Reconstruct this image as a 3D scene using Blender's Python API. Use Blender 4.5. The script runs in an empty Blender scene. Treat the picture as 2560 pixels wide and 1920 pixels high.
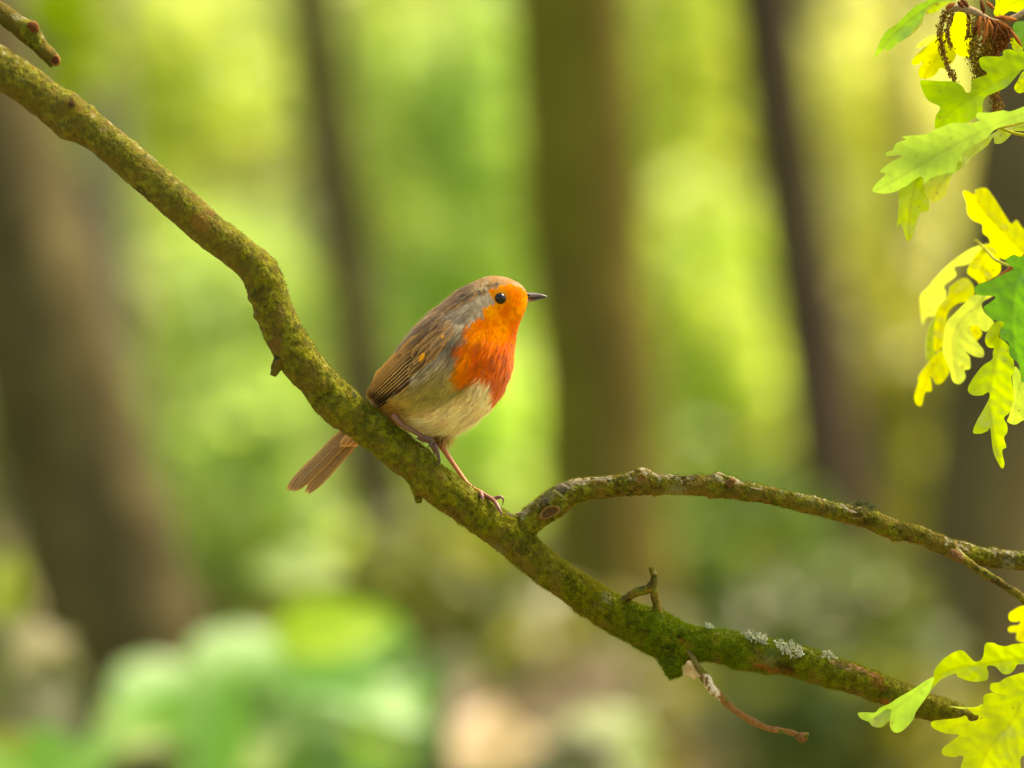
import bpy, math, random
import numpy as np
from mathutils import Vector, Matrix
from mathutils.bvhtree import BVHTree
from mathutils.geometry import delaunay_2d_cdt

# ------------------------------------------------------------------ scene, camera, light
sc = bpy.context.scene
COL = sc.collection
R = math.radians
rng = np.random.default_rng(7)
random.seed(7)

CAMH = 1.5            # lens height above the woodland floor (m)
CAMD = 4.0            # metres from lens to bird
S0 = 0.44 / 2560      # metres per photo pixel at the bird

cam_d = bpy.data.cameras.new('camera')
cam_d.sensor_width = 36.0
cam_d.lens = 36.0 * CAMD / 0.44
cam_d.clip_end = 500.0
cam_d.dof.use_dof = True
cam_d.dof.focus_distance = CAMD
cam_d.dof.aperture_fstop = cam_d.lens / 38.0
cam = bpy.data.objects.new('camera', cam_d)
COL.objects.link(cam)
cam.location = (0, -CAMD, CAMH)
cam.rotation_euler = (R(90), 0, 0)
sc.camera = cam

SUN_EL, SUN_AZ = R(56), R(70)      # high, from the right; veiled by thin cloud
world = bpy.data.worlds.new('World')
sc.world = world
world.use_nodes = True
wn = world.node_tree
for n in list(wn.nodes):
    wn.nodes.remove(n)
sky = wn.nodes.new('ShaderNodeTexSky')
sky.sky_type = 'NISHITA'
sky.sun_disc = False
sky.sun_elevation = SUN_EL
sky.sun_rotation = SUN_AZ
sky.dust_density = 2.5
sky.ozone_density = 0.5
bg = wn.nodes.new('ShaderNodeBackground')
bg.inputs['Strength'].default_value = 0.12
wo = wn.nodes.new('ShaderNodeOutputWorld')
wn.links.new(sky.outputs[0], bg.inputs[0])
wn.links.new(bg.outputs[0], wo.inputs[0])

sun_d = bpy.data.lights.new('sun', 'SUN')
sun_d.energy = 2.25
sun_d.angle = R(24)
sun_d.color = (1.0, 0.95, 0.84)
sun = bpy.data.objects.new('sun', sun_d)
COL.objects.link(sun)
to_sun = Vector((math.sin(SUN_AZ) * math.cos(SUN_EL), math.cos(SUN_AZ) * math.cos(SUN_EL), math.sin(SUN_EL)))
sun.rotation_euler = to_sun.to_track_quat('Z', 'Y').to_euler()
sun.location = to_sun * 30

sc.view_settings.view_transform = 'Standard'
sc.view_settings.look = 'None'
sc.view_settings.exposure = 1.88
sc.view_settings.gamma = 1.0
sc.view_settings.use_white_balance = True      # the camera was set warm for the blue skylight under the trees
sc.view_settings.white_balance_temperature = 8700
sc.view_settings.white_balance_tint = 10
sc.render.engine = 'CYCLES'
sc.cycles.use_denoising = True
sc.cycles.max_bounces = 8
sc.cycles.transparent_max_bounces = 8

# ------------------------------------------------------------------ helpers
def P(u, v, y=0.0):
    """photo pixel (2560 wide) + depth behind the bird's plane -> world point"""
    k = S0 * (CAMD + y) / CAMD
    return Vector(((u - 1280) * k, y, CAMH + (960 - v) * k))

def PA(uv, y):
    uv = np.asarray(uv, float); y = np.asarray(y, float)
    k = S0 * (CAMD + y) / CAMD
    return np.stack([(uv[:, 0] - 1280) * k, y + 0 * k, CAMH + (960 - uv[:, 1]) * k], 1)

def to_px(p):
    p = np.asarray(p)
    k = S0 * (CAMD + p[:, 1]) / CAMD
    return np.stack([p[:, 0] / k + 1280, 960 - (p[:, 2] - CAMH) / k], 1)

def lin(r, g, b):
    f = lambda c: (c / 255) / 12.92 if c / 255 < 0.04045 else ((c / 255 + 0.055) / 1.055) ** 2.4
    return np.array([f(r), f(g), f(b)])

def tag(o, label=None, cat=None, group=None, kind=None):
    if label: o['label'] = label
    if cat: o['category'] = cat
    if group: o['group'] = group
    if kind: o['kind'] = kind
    return o

def empty(name, loc=(0, 0, 0)):
    o = bpy.data.objects.new(name, None)
    o.empty_display_size = 0.02
    COL.objects.link(o)
    o.location = loc
    return o

def put(o, parent=None):
    COL.objects.link(o)
    if parent is not None:
        o.parent = parent
        o.matrix_parent_inverse = Matrix.Translation(-world_loc(parent))
    return o

def world_loc(o):
    l = o.location.copy()
    if o.parent is not None and o.type != 'EMPTY':
        return l
    return l

def mesh_data(name, verts, faces, cols=None, smooth=True):
    verts = np.asarray(verts, np.float32)
    me = bpy.data.meshes.new(name)
    if isinstance(faces, np.ndarray):
        n, k = faces.shape
        me.vertices.add(len(verts)); me.vertices.foreach_set('co', verts.ravel())
        me.loops.add(n * k); me.loops.foreach_set('vertex_index', faces.astype(np.int32).ravel())
        me.polygons.add(n); me.polygons.foreach_set('loop_start', np.arange(0, n * k, k, dtype=np.int32))
        me.update(calc_edges=True)
    else:
        me.from_pydata([tuple(v) for v in verts], [], faces)
        me.update()
    me.polygons.foreach_set('use_smooth', [smooth] * len(me.polygons))
    if cols is not None:
        c = np.ones((len(verts), 4), np.float32); c[:, :3] = cols
        a = me.color_attributes.new('Col', 'FLOAT_COLOR', 'POINT')
        a.data.foreach_set('color', c.ravel())
    me.validate()
    return me

def mobj(name, verts, faces, mat, parent=None, cols=None, smooth=True):
    o = bpy.data.objects.new(name, mesh_data(name, verts, faces, cols, smooth))
    o.data.materials.append(mat)
    return put(o, parent)

def _h(ix, iy, iz, seed):
    h = (ix * 374761393 + iy * 668265263 + iz * 2147483647 + seed * 1274126177) & 0xffffffff
    h = ((h ^ (h >> 13)) * 1274126177) & 0xffffffff
    h = ((h ^ (h >> 16)) * 2246822519) & 0xffffffff
    return ((h ^ (h >> 15)) & 0xffff) / 65535.0

def vnoise(p, seed=0):
    p = np.asarray(p, float)
    i = np.floor(p).astype(np.int64); f = p - i
    f = f * f * (3 - 2 * f)
    out = 0
    for dx in (0, 1):
        wx = f[:, 0] if dx else 1 - f[:, 0]
        for dy in (0, 1):
            wy = f[:, 1] if dy else 1 - f[:, 1]
            for dz in (0, 1):
                wz = f[:, 2] if dz else 1 - f[:, 2]
                out = out + wx * wy * wz * _h(i[:, 0] + dx, i[:, 1] + dy, i[:, 2] + dz, seed)
    return out

def fbm(p, scale, oct=4, seed=0):
    p = np.asarray(p, float) * scale
    a, s, t = 0.5, 0, 0
    for o in range(oct):
        s = s + a * vnoise(p + 17.3 * o, seed + o); t += a
        p = p * 2.03; a *= 0.5
    return s / t

def smooth(a, b, x):
    t = np.clip((x - a) / (b - a), 0, 1)
    return t * t * (3 - 2 * t)

def mix(a, b, t):
    t = np.asarray(t)[:, None] if np.ndim(t) == 1 else t
    return a * (1 - t) + b * t

def catmull(pts, n, closed=False):
    pts = np.asarray(pts, float)
    m = len(pts)
    if closed:
        ext = np.vstack([pts[-1], pts, pts[0], pts[1]]); segs = m
    else:
        ext = np.vstack([2 * pts[0] - pts[1], pts, 2 * pts[-1] - pts[-2]]); segs = m - 1
    t = np.linspace(0, segs, n, endpoint=not closed)
    i = np.minimum(t.astype(int), segs - 1); f = (t - i)[:, None]
    p0, p1, p2, p3 = ext[i], ext[i + 1], ext[i + 2], ext[i + 3]
    return 0.5 * (2 * p1 + (p2 - p0) * f + (2 * p0 - 5 * p1 + 4 * p2 - p3) * f ** 2 + (3 * p1 - p0 - 3 * p2 + p3) * f ** 3)

def grid_faces(nr, nc, wrap=True):
    r = np.arange(nr - 1)[:, None]; c = np.arange(nc if wrap else nc - 1)[None, :]
    c2 = (c + 1) % nc
    a = r * nc + c; b = r * nc + c2
    return np.stack([a, b, b + nc, a + nc], -1).reshape(-1, 4)

def in_poly(poly, pts):
    poly = np.asarray(poly, float); x, y = pts[:, 0], pts[:, 1]
    ins = np.zeros(len(pts), bool)
    j = len(poly) - 1
    for i in range(len(poly)):
        xi, yi = poly[i]; xj, yj = poly[j]
        c = ((yi > y) != (yj > y)) & (x < (xj - xi) * (y - yi) / ((yj - yi) or 1e-9) + xi)
        ins ^= c; j = i
    return ins

def seg_dist(poly, pts, closed=False):
    """distance of pts to a polyline and arclength position of the nearest point"""
    poly = np.asarray(poly, float)
    if closed: poly = np.vstack([poly, poly[:1]])
    best = np.full(len(pts), 1e9); bs = np.zeros(len(pts)); side = np.zeros(len(pts)); acc = 0
    for a, b in zip(poly[:-1], poly[1:]):
        d = b - a; L = np.hypot(*d) or 1e-9
        t = np.clip(((pts - a) @ d) / (L * L), 0, 1)
        q = a + t[:, None] * d
        e = np.hypot(*(pts - q).T)
        m = e < best
        best[m] = e[m]; bs[m] = acc + t[m] * L
        cr = d[0] * (pts[:, 1] - a[1]) - d[1] * (pts[:, 0] - a[0])
        side[m] = np.sign(cr[m]); acc += L
    return best, bs, side

# ------------------------------------------------------------------ materials
def new_mat(name):
    m = bpy.data.materials.new(name); m.use_nodes = True
    nt = m.node_tree
    for n in list(nt.nodes): nt.nodes.remove(n)
    out = nt.nodes.new('ShaderNodeOutputMaterial')
    return m, nt, out

def mat_leaf(name, trans=0.5, gloss=0.06, rough=0.35, trans_mul=(1, 1, 1), nscale=300, namp=0.12, bump=0.0):
    """thin leaf: colour comes from the 'Col' attribute; light passes through"""
    m, nt, out = new_mat(name)
    L = nt.links.new
    at = nt.nodes.new('ShaderNodeAttribute'); at.attribute_name = 'Col'
    tc = nt.nodes.new('ShaderNodeTexCoord')
    nz = nt.nodes.new('ShaderNodeTexNoise'); nz.inputs['Scale'].default_value = nscale; nz.inputs['Detail'].default_value = 3
    L(tc.outputs['Object'], nz.inputs['Vector'])
    mr = nt.nodes.new('ShaderNodeMapRange'); mr.inputs['To Min'].default_value = 1 - namp; mr.inputs['To Max'].default_value = 1 + namp
    L(nz.outputs['Fac'], mr.inputs['Value'])
    mul = nt.nodes.new('ShaderNodeVectorMath'); mul.operation = 'SCALE'
    L(at.outputs['Color'], mul.inputs[0]); L(mr.outputs[0], mul.inputs['Scale'])
    tm = nt.nodes.new('ShaderNodeVectorMath'); tm.operation = 'MULTIPLY'; tm.inputs[1].default_value = trans_mul
    L(mul.outputs[0], tm.inputs[0])
    df = nt.nodes.new('ShaderNodeBsdfDiffuse'); L(mul.outputs[0], df.inputs['Color'])
    tr = nt.nodes.new('ShaderNodeBsdfTranslucent'); L(tm.outputs[0], tr.inputs['Color'])
    m1 = nt.nodes.new('ShaderNodeMixShader'); m1.inputs[0].default_value = trans
    L(df.outputs[0], m1.inputs[1]); L(tr.outputs[0], m1.inputs[2])
    gl = nt.nodes.new('ShaderNodeBsdfGlossy'); gl.inputs['Roughness'].default_value = rough
    m2 = nt.nodes.new('ShaderNodeMixShader'); m2.inputs[0].default_value = gloss
    L(m1.outputs[0], m2.inputs[1]); L(gl.outputs[0], m2.inputs[2])
    L(m2.outputs[0], out.inputs[0])
    if bump:
        bp = nt.nodes.new('ShaderNodeBump'); bp.inputs['Strength'].default_value = bump; bp.inputs['Distance'].default_value = 0.0006
        L(nz.outputs['Fac'], bp.inputs['Height'])
        for s in (df, tr, gl): L(bp.outputs[0], s.inputs['Normal'])
    return m

def mat_attr(name, rough=0.85, spec=0.2, nscale=900, namp=0.3, bump=0.3, bdist=0.0003, sheen=0.0, trans=0.0):
    """opaque surface: colour attribute x fine noise, with bump"""
    m, nt, out = new_mat(name)
    L = nt.links.new
    at = nt.nodes.new('ShaderNodeAttribute'); at.attribute_name = 'Col'
    tc = nt.nodes.new('ShaderNodeTexCoord')
    nz = nt.nodes.new('ShaderNodeTexNoise'); nz.inputs['Scale'].default_value = nscale; nz.inputs['Detail'].default_value = 5
    L(tc.outputs['Object'], nz.inputs['Vector'])
    mr = nt.nodes.new('ShaderNodeMapRange'); mr.inputs['From Min'].default_value = 0.25; mr.inputs['From Max'].default_value = 0.75
    mr.inputs['To Min'].default_value = 1 - namp; mr.inputs['To Max'].default_value = 1 + namp
    L(nz.outputs['Fac'], mr.inputs['Value'])
    mul = nt.nodes.new('ShaderNodeVectorMath'); mul.operation = 'SCALE'
    L(at.outputs['Color'], mul.inputs[0]); L(mr.outputs[0], mul.inputs['Scale'])
    b = nt.nodes.new('ShaderNodeBsdfPrincipled')
    b.inputs['Roughness'].default_value = rough
    b.inputs['Specular IOR Level'].default_value = spec
    b.inputs['Sheen Weight'].default_value = sheen
    L(mul.outputs[0], b.inputs['Base Color'])
    if bump:
        bp = nt.nodes.new('ShaderNodeBump'); bp.inputs['Strength'].default_value = bump; bp.inputs['Distance'].default_value = bdist
        L(nz.outputs['Fac'], bp.inputs['Height']); L(bp.outputs[0], b.inputs['Normal'])
    if trans:
        tr = nt.nodes.new('ShaderNodeBsdfTranslucent'); L(mul.outputs[0], tr.inputs['Color'])
        mx = nt.nodes.new('ShaderNodeMixShader'); mx.inputs[0].default_value = trans
        L(b.outputs[0], mx.inputs[1]); L(tr.outputs[0], mx.inputs[2]); L(mx.outputs[0], out.inputs[0])
    else:
        L(b.outputs[0], out.inputs[0])
    return m

def mat_plain(name, col, rough=0.5, spec=0.5, coat=0.0, var=0.15, nscale=600):
    m, nt, out = new_mat(name)
    L = nt.links.new
    tc = nt.nodes.new('ShaderNodeTexCoord')
    nz = nt.nodes.new('ShaderNodeTexNoise'); nz.inputs['Scale'].default_value = nscale
    L(tc.outputs['Object'], nz.inputs['Vector'])
    mr = nt.nodes.new('ShaderNodeMapRange'); mr.inputs['To Min'].default_value = 1 - var; mr.inputs['To Max'].default_value = 1 + var
    L(nz.outputs['Fac'], mr.inputs['Value'])
    mul = nt.nodes.new('ShaderNodeVectorMath'); mul.operation = 'SCALE'; mul.inputs[0].default_value = tuple(col)
    L(mr.outputs[0], mul.inputs['Scale'])
    b = nt.nodes.new('ShaderNodeBsdfPrincipled')
    b.inputs['Roughness'].default_value = rough; b.inputs['Specular IOR Level'].default_value = spec; b.inputs['Coat Weight'].default_value = coat
    b.inputs['Coat Roughness'].default_value = 0.03
    L(mul.outputs[0], b.inputs['Base Color']); L(b.outputs[0], out.inputs[0])
    return m

M_FOL = mat_leaf('far_foliage', trans=0.55, gloss=0.05, rough=0.4, trans_mul=(1.6, 1.65, 1.0), nscale=6, namp=0.15)
M_SHRUB = mat_leaf('shrub_leaf', trans=0.5, gloss=0.05, rough=0.45, trans_mul=(1.8, 1.9, 0.5), nscale=25, namp=0.15)
M_OAK = mat_leaf('oak_leaf', trans=0.55, gloss=0.06, rough=0.42, trans_mul=(1.5, 1.6, 0.3), nscale=420, namp=0.09, bump=0.25)
M_BARK = mat_attr('branch_bark', rough=0.9, spec=0.15, nscale=1100, namp=0.22, bump=0.4, bdist=0.0003)
M_MOSS = mat_attr('moss', rough=0.95, spec=0.05, nscale=500, namp=0.2, bump=0, trans=0.25)
M_TRUNK = mat_attr('trunk_bark', rough=0.95, spec=0.1, nscale=22, namp=0.35, bump=0.6, bdist=0.01)
M_GROUND = mat_attr('leaf_litter', rough=1.0, spec=0.05, nscale=9, namp=0.5, bump=0.5, bdist=0.02)
M_LICHEN = mat_attr('lichen', rough=0.95, spec=0.1, nscale=900, namp=0.2, bump=0, trans=0.15)
M_PLUME = mat_attr('plumage', rough=0.8, spec=0.15, nscale=700, namp=0.12, bump=0, sheen=0.4, trans=0.42)
M_FEATHER = mat_attr('flight_feather', rough=0.6, spec=0.3, nscale=1500, namp=0.12, bump=0.1, bdist=0.0001, trans=0.22)
M_SKIN = mat_attr('bird_body', rough=0.9, spec=0.1, nscale=900, namp=0.15, bump=0)
M_LEG = mat_attr('bird_leg', rough=0.45, spec=0.5, nscale=2200, namp=0.2, bump=0.5, bdist=0.0001)
M_BEAK = mat_attr('beak_horn', rough=0.32, spec=0.55, nscale=900, namp=0.1, bump=0.05)
M_EYE = mat_plain('eye', (0.005, 0.003, 0.002), rough=0.05, spec=0.32, coat=0.0)
M_CATKIN = mat_attr('catkin', rough=0.9, spec=0.1, nscale=1500, namp=0.3, bump=0.3)

# ------------------------------------------------------------------ tubes
def tube(path, spacing_px=2.2, nseg=96, amp=0.0, nsc=900, bumps=(), seed=0, cap=True, ripple=0.0):
    """path rows: u, v, y(m), radius(px). Returns verts, faces, info (ring angle, arclength, normals)"""
    path = np.asarray(path, float)
    d = np.hypot(*np.diff(path[:, :2], axis=0).T); L = d.sum()
    n = max(8, int(L / spacing_px))
    q = catmull(path, n * 3)
    s = np.concatenate([[0], np.cumsum(np.hypot(*np.diff(q[:, :2], axis=0).T))])
    st = np.linspace(0, s[-1], n)
    q = np.stack([np.interp(st, s, q[:, k]) for k in range(4)], 1)
    c = PA(q[:, :2], q[:, 2]); rad = np.maximum(q[:, 3], 0.3) * S0 * (CAMD + q[:, 2]) / CAMD
    t = np.gradient(c, axis=0); t /= np.linalg.norm(t, axis=1)[:, None]
    # smooth the frame along the path
    k = np.ones(9) / 9
    t = np.stack([np.convolve(np.pad(t[:, i], 4, mode='edge'), k, 'valid') for i in range(3)], 1)
    t /= np.linalg.norm(t, axis=1)[:, None]
    Y = np.array([0, 1.0, 0])
    N = np.cross(t, Y); N /= np.linalg.norm(N, axis=1)[:, None] + 1e-12
    N *= np.sign(N[:, 2:3] + 1e-6)
    for i in range(1, n):
        if N[i] @ N[i - 1] < 0: N[i] *= -1
    B = np.cross(t, N)
    ph = np.linspace(0, 2 * np.pi, nseg, endpoint=False)
    dirs = np.cos(ph)[None, :, None] * N[:, None, :] + np.sin(ph)[None, :, None] * B[:, None, :]
    pts = c[:, None, :] + dirs * rad[:, None, None]
    flat = pts.reshape(-1, 3); dn = dirs.reshape(-1, 3)
    rr = np.repeat(rad, nseg)
    disp = np.zeros(len(flat))
    if amp:
        disp += (fbm(flat, nsc * 0.22, 3, seed) - 0.5) * rr * 0.30 * amp
        disp += (fbm(flat, nsc, 4, seed + 5) - 0.5) * rr * 0.30 * amp
        rg = fbm(flat, nsc * 2.4, 3, seed + 9)
        disp += -np.abs(rg - 0.5) * rr * 0.34 * amp
    px = to_px(flat)
    disp = disp * np.interp(px[:, 0], [-200, 560, 1050, 3000], [0.45, 0.55, 1, 1])      # the upper limb has smooth young bark
    for (bu, bv, br, ba, near) in bumps:
        e = np.hypot(px[:, 0] - bu, px[:, 1] - bv)
        w = np.exp(-(e / br) ** 2)
        if near: w = w * (dn[:, 1] < 0.25)
        disp += w * ba * S0
    flat = flat + dn * disp[:, None]
    faces = grid_faces(n, nseg)
    if cap:
        nv = len(flat)
        flat = np.vstack([flat, c[0], c[-1]]); dn = np.vstack([dn, -t[0], t[-1]])
        a = np.arange(nseg); b2 = (a + 1) % nseg
        f1 = np.stack([b2, a, np.full(nseg, nv), np.full(nseg, nv)], 1)
        o = (n - 1) * nseg
        f2 = np.stack([o + a, o + b2, np.full(nseg, nv + 1), np.full(nseg, nv + 1)], 1)
        tris = np.vstack([f1[:, :3], f2[:, :3]])
        faces = [tuple(x) for x in faces] + [tuple(x) for x in tris] if n * nseg < 3000 else (faces, tris)
    return flat, faces, dict(n=dn, disp=np.append(disp, [0, 0]) if cap else disp, rad=rr, t=t, c=c, st=st, q=q)

def tube_obj(name, tv, mat, parent, cols):
    v, f, _ = tv
    if isinstance(f, tuple):     # big tube: quads + cap tris split as degenerate-free tris
        q, tr = f
        tri = np.vstack([q[:, [0, 1, 2]], q[:, [0, 2, 3]], tr])
        return mobj(name, v, tri, mat, parent, cols)
    return mobj(name, v, f, mat, parent, cols)

def strands(roots, dirs, lens, widths, normals, col_r, col_t, bend=None, nseg=3, taper=0.15):
    """flat tapering blades; returns verts, faces, cols"""
    n = len(roots)
    side = np.cross(dirs, normals); side /= np.linalg.norm(side, axis=1)[:, None] + 1e-12
    V, C = [], []
    for k in range(nseg):
        t = k / (nseg - 1)
        p = roots + dirs * (lens * t)[:, None]
        if bend is not None: p = p + bend * (t * t)
        w = widths * (1 - (1 - taper) * t ** 1.5)
        V += [p - side * w[:, None] / 2, p + side * w[:, None] / 2]
        c = mix(col_r, col_t, np.full(n, t)); C += [c, c]
    V = np.stack(V, 1).reshape(-1, 3); C = np.stack(C, 1).reshape(-1, 3)
    base = np.arange(n)[:, None] * (2 * nseg)
    F = []
    for k in range(nseg - 1):
        F.append(np.concatenate([base + 2 * k, base + 2 * k + 1, base + 2 * k + 3, base + 2 * k + 2], 1))
    return V, np.stack(F, 1).reshape(-1, 4), C

# ------------------------------------------------------------------ ground
def build_ground():
    xs = np.linspace(-120, 120, 61); ys = np.concatenate([np.linspace(-20, 60, 81), np.linspace(64, 220, 40)])
    X, Yy = np.meshgrid(xs, ys)
    p = np.stack([X.ravel(), Yy.ravel(), 0 * X.ravel()], 1)
    p[:, 2] = (fbm(p, 0.12, 3, 3) - 0.5) * 0.25
    t = smooth(0.42, 0.6, fbm(p, 0.5, 3, 4))
    cols = mix(np.array([0.27, 0.21, 0.11]), np.array([0.13, 0.16, 0.045]), t)
    o = mobj('ground', p, grid_faces(len(ys), len(xs), False), M_GROUND, None, cols)
    tag(o, kind='structure')
build_ground()

# ------------------------------------------------------------------ leaf clouds
def leaf_cloud(centers, size, rngl, tint, jitter=0.25, up=0.5):
    """leaf-shaped folded faces (6 verts, 4 tris... as 2 quads) around the given centres"""
    n = len(centers)
    nrm = rngl.normal(size=(n, 3)); nrm[:, 2] = np.abs(nrm[:, 2]) + up
    nrm /= np.linalg.norm(nrm, axis=1)[:, None]
    d = np.cross(nrm, rngl.normal(size=(n, 3))); d /= np.linalg.norm(d, axis=1)[:, None]
    s = np.cross(nrm, d)
    L = np.asarray(size) * rngl.uniform(0.6, 1.3, n)[:, None]; W = L * rngl.uniform(0.45, 0.7, n)[:, None]
    a = centers - d * L * 0.5
    b = centers - d * L * 0.1 + s * W * 0.5 + nrm * W * 0.15
    c = centers + d * L * 0.5 - nrm * L * 0.12
    e = centers - d * L * 0.1 - s * W * 0.5 + nrm * W * 0.15
    m = centers + d * L * 0.05
    V = np.stack([a, b, c, e, m], 1).reshape(-1, 3)
    o = np.arange(n)[:, None] * 5
    F = np.concatenate([np.concatenate([o, o + 1, o + 4], 1), np.concatenate([o + 1, o + 2, o + 4], 1),
                        np.concatenate([o + 2, o + 3, o + 4], 1), np.concatenate([o + 3, o, o + 4], 1)], 0)
    k = np.exp(rngl.normal(0, jitter, (n, 1)))
    hue = rngl.normal(0, 0.08, (n, 1))
    C = np.clip((np.asarray(tint)[None] * 1.18 + (np.array([0.05, 0.055, 0.065]) if 0.26 < max(tint) < 0.9 else 0.0)) * k * np.concatenate([1 + hue, np.ones((n, 1)), 1 - hue], 1), 0.005, 0.8)
    return V, F, np.repeat(C, 5, 0)

def clumped(rngl, n, k, c, r, sub):
    cc = rngl.normal(size=(k, 3)); cc /= np.linalg.norm(cc, axis=1)[:, None]
    cc *= (rngl.uniform(0.15, 1, (k, 1)) ** 0.45)
    cc = cc * np.asarray(r) + np.asarray(c)
    i = rngl.integers(0, k, n)
    return cc[i] + rngl.normal(size=(n, 3)) * sub

def sapling(name, label, cat, u, v, D, wpx, hpx, n, leaf, tint, seed, clumps=40, group=None, dy=None):
    """leafy sapling: stems from the ground into a crown centred on photo pixel (u,v) at D m from the lens"""
    r_ = np.random.default_rng(seed)
    y = D - CAMD; k = S0 * D / CAMD
    c = P(u, v, y); rx, rz = wpx * k / 2, hpx * k / 2; ry = dy or max(rx, 0.35)
    root = empty(name, (c.x, y, 0))
    cen = clumped(r_, n, clumps, c, (rx, ry, rz), 0.12 * (rx + rz) / 2 + 0.02)
    cen = cen[cen[:, 2] > 0.05]
    V, F, C = leaf_cloud(cen, leaf, r_, tint)
    f = mobj('foliage', V, F, M_FOL, root, C, smooth=False); f['kind'] = 'stuff'
    for i in range(3):
        top = np.array([c.x, y, c.z]) + r_.normal(size=3) * np.array([rx, ry, rz]) * 0.3
        b = np.array([c.x + r_.normal() * 0.05, y + r_.normal() * 0.05, 0.0])
        stem(b, top, 0.012 + 0.01 * r_.random(), root, seed + i)
    tag(root, label, cat, group)
    return root

def stem(b, t, r, parent, seed, name='stem', col=(0.09, 0.07, 0.04)):
    n, ns = 10, 7
    r_ = np.random.default_rng(seed + 99)
    s = np.linspace(0, 1, n)[:, None]
    mid = r_.normal(size=3) * np.linalg.norm(t - b) * 0.05; mid[2] = 0
    c = b + (t - b) * s + mid * np.sin(np.pi * s)
    ax = (t - b) / np.linalg.norm(t - b)
    e1 = np.cross(ax, [0.3, 0.9, 0.1]); e1 /= np.linalg.norm(e1); e2 = np.cross(ax, e1)
    ph = np.linspace(0, 2 * np.pi, ns, endpoint=False)
    rad = r * (1 - 0.75 * s)
    V = (c[:, None, :] + rad[:, None] * (np.cos(ph)[None, :, None] * e1 + np.sin(ph)[None, :, None] * e2)).reshape(-1, 3)
    V[:ns, 2] = np.minimum(V[:ns, 2], b[2] - 0.02) if b[2] < 0.05 else V[:ns, 2]
    cl = np.array(col) * (0.8 + 0.4 * vnoise(V * 30, seed)[:, None])
    return mobj(name, V, grid_faces(n, ns), M_TRUNK, parent, cl)

# far wood: one mass of foliage closing the view, nobody could count it
def far_wood():
    r_ = np.random.default_rng(5)
    n = 90000
    x = r_.uniform(-26, 26, n); y = r_.uniform(34, 46, n); z = r_.uniform(0, 1, n) ** 0.85 * 9.5
    p = np.stack([x, y, z], 1)
    # the same understorey goes on at both sides of the glade
    m = 60000
    ys_ = r_.uniform(9, 34, m); half = 0.056 * (ys_ + CAMD) + 1.3
    xs_ = (half + r_.uniform(0, 1, m) ** 1.3 * 16) * np.where(r_.random(m) < 0.5, -1, 1)
    fl_ = np.stack([xs_, ys_, r_.uniform(0, 1, m) ** 1.4 * 4.2], 1)
    fl_ = fl_[fbm(fl_ * np.array([1, 1, 0.5]), 0.8, 3, 77) > 0.47]
    p = np.vstack([p, fl_])
    keep = fbm(p * np.array([1, 1, 0.6]), 0.55, 3, 21) > 0.26
    p = p[keep]
    q = fbm(p * np.array([1, 0.3, 0.5]), 0.5, 3, 31)
    V, F, C = leaf_cloud(p, np.where(p[:, 1] < 34, 0.20, 0.34)[:, None], r_, (1, 1, 1), 0.2)
    t = np.repeat(smooth(0.35, 0.62, q), 5)
    tint = mix(np.array([0.30, 0.37, 0.09]), np.array([0.46, 0.50, 0.15]), t)
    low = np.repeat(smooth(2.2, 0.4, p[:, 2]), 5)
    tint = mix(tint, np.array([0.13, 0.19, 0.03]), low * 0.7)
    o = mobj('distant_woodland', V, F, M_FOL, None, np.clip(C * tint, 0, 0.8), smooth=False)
    tag(o, 'hazy yellow-green wood closing the view behind all the trunks', 'woodland', kind='stuff')
far_wood()

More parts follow.
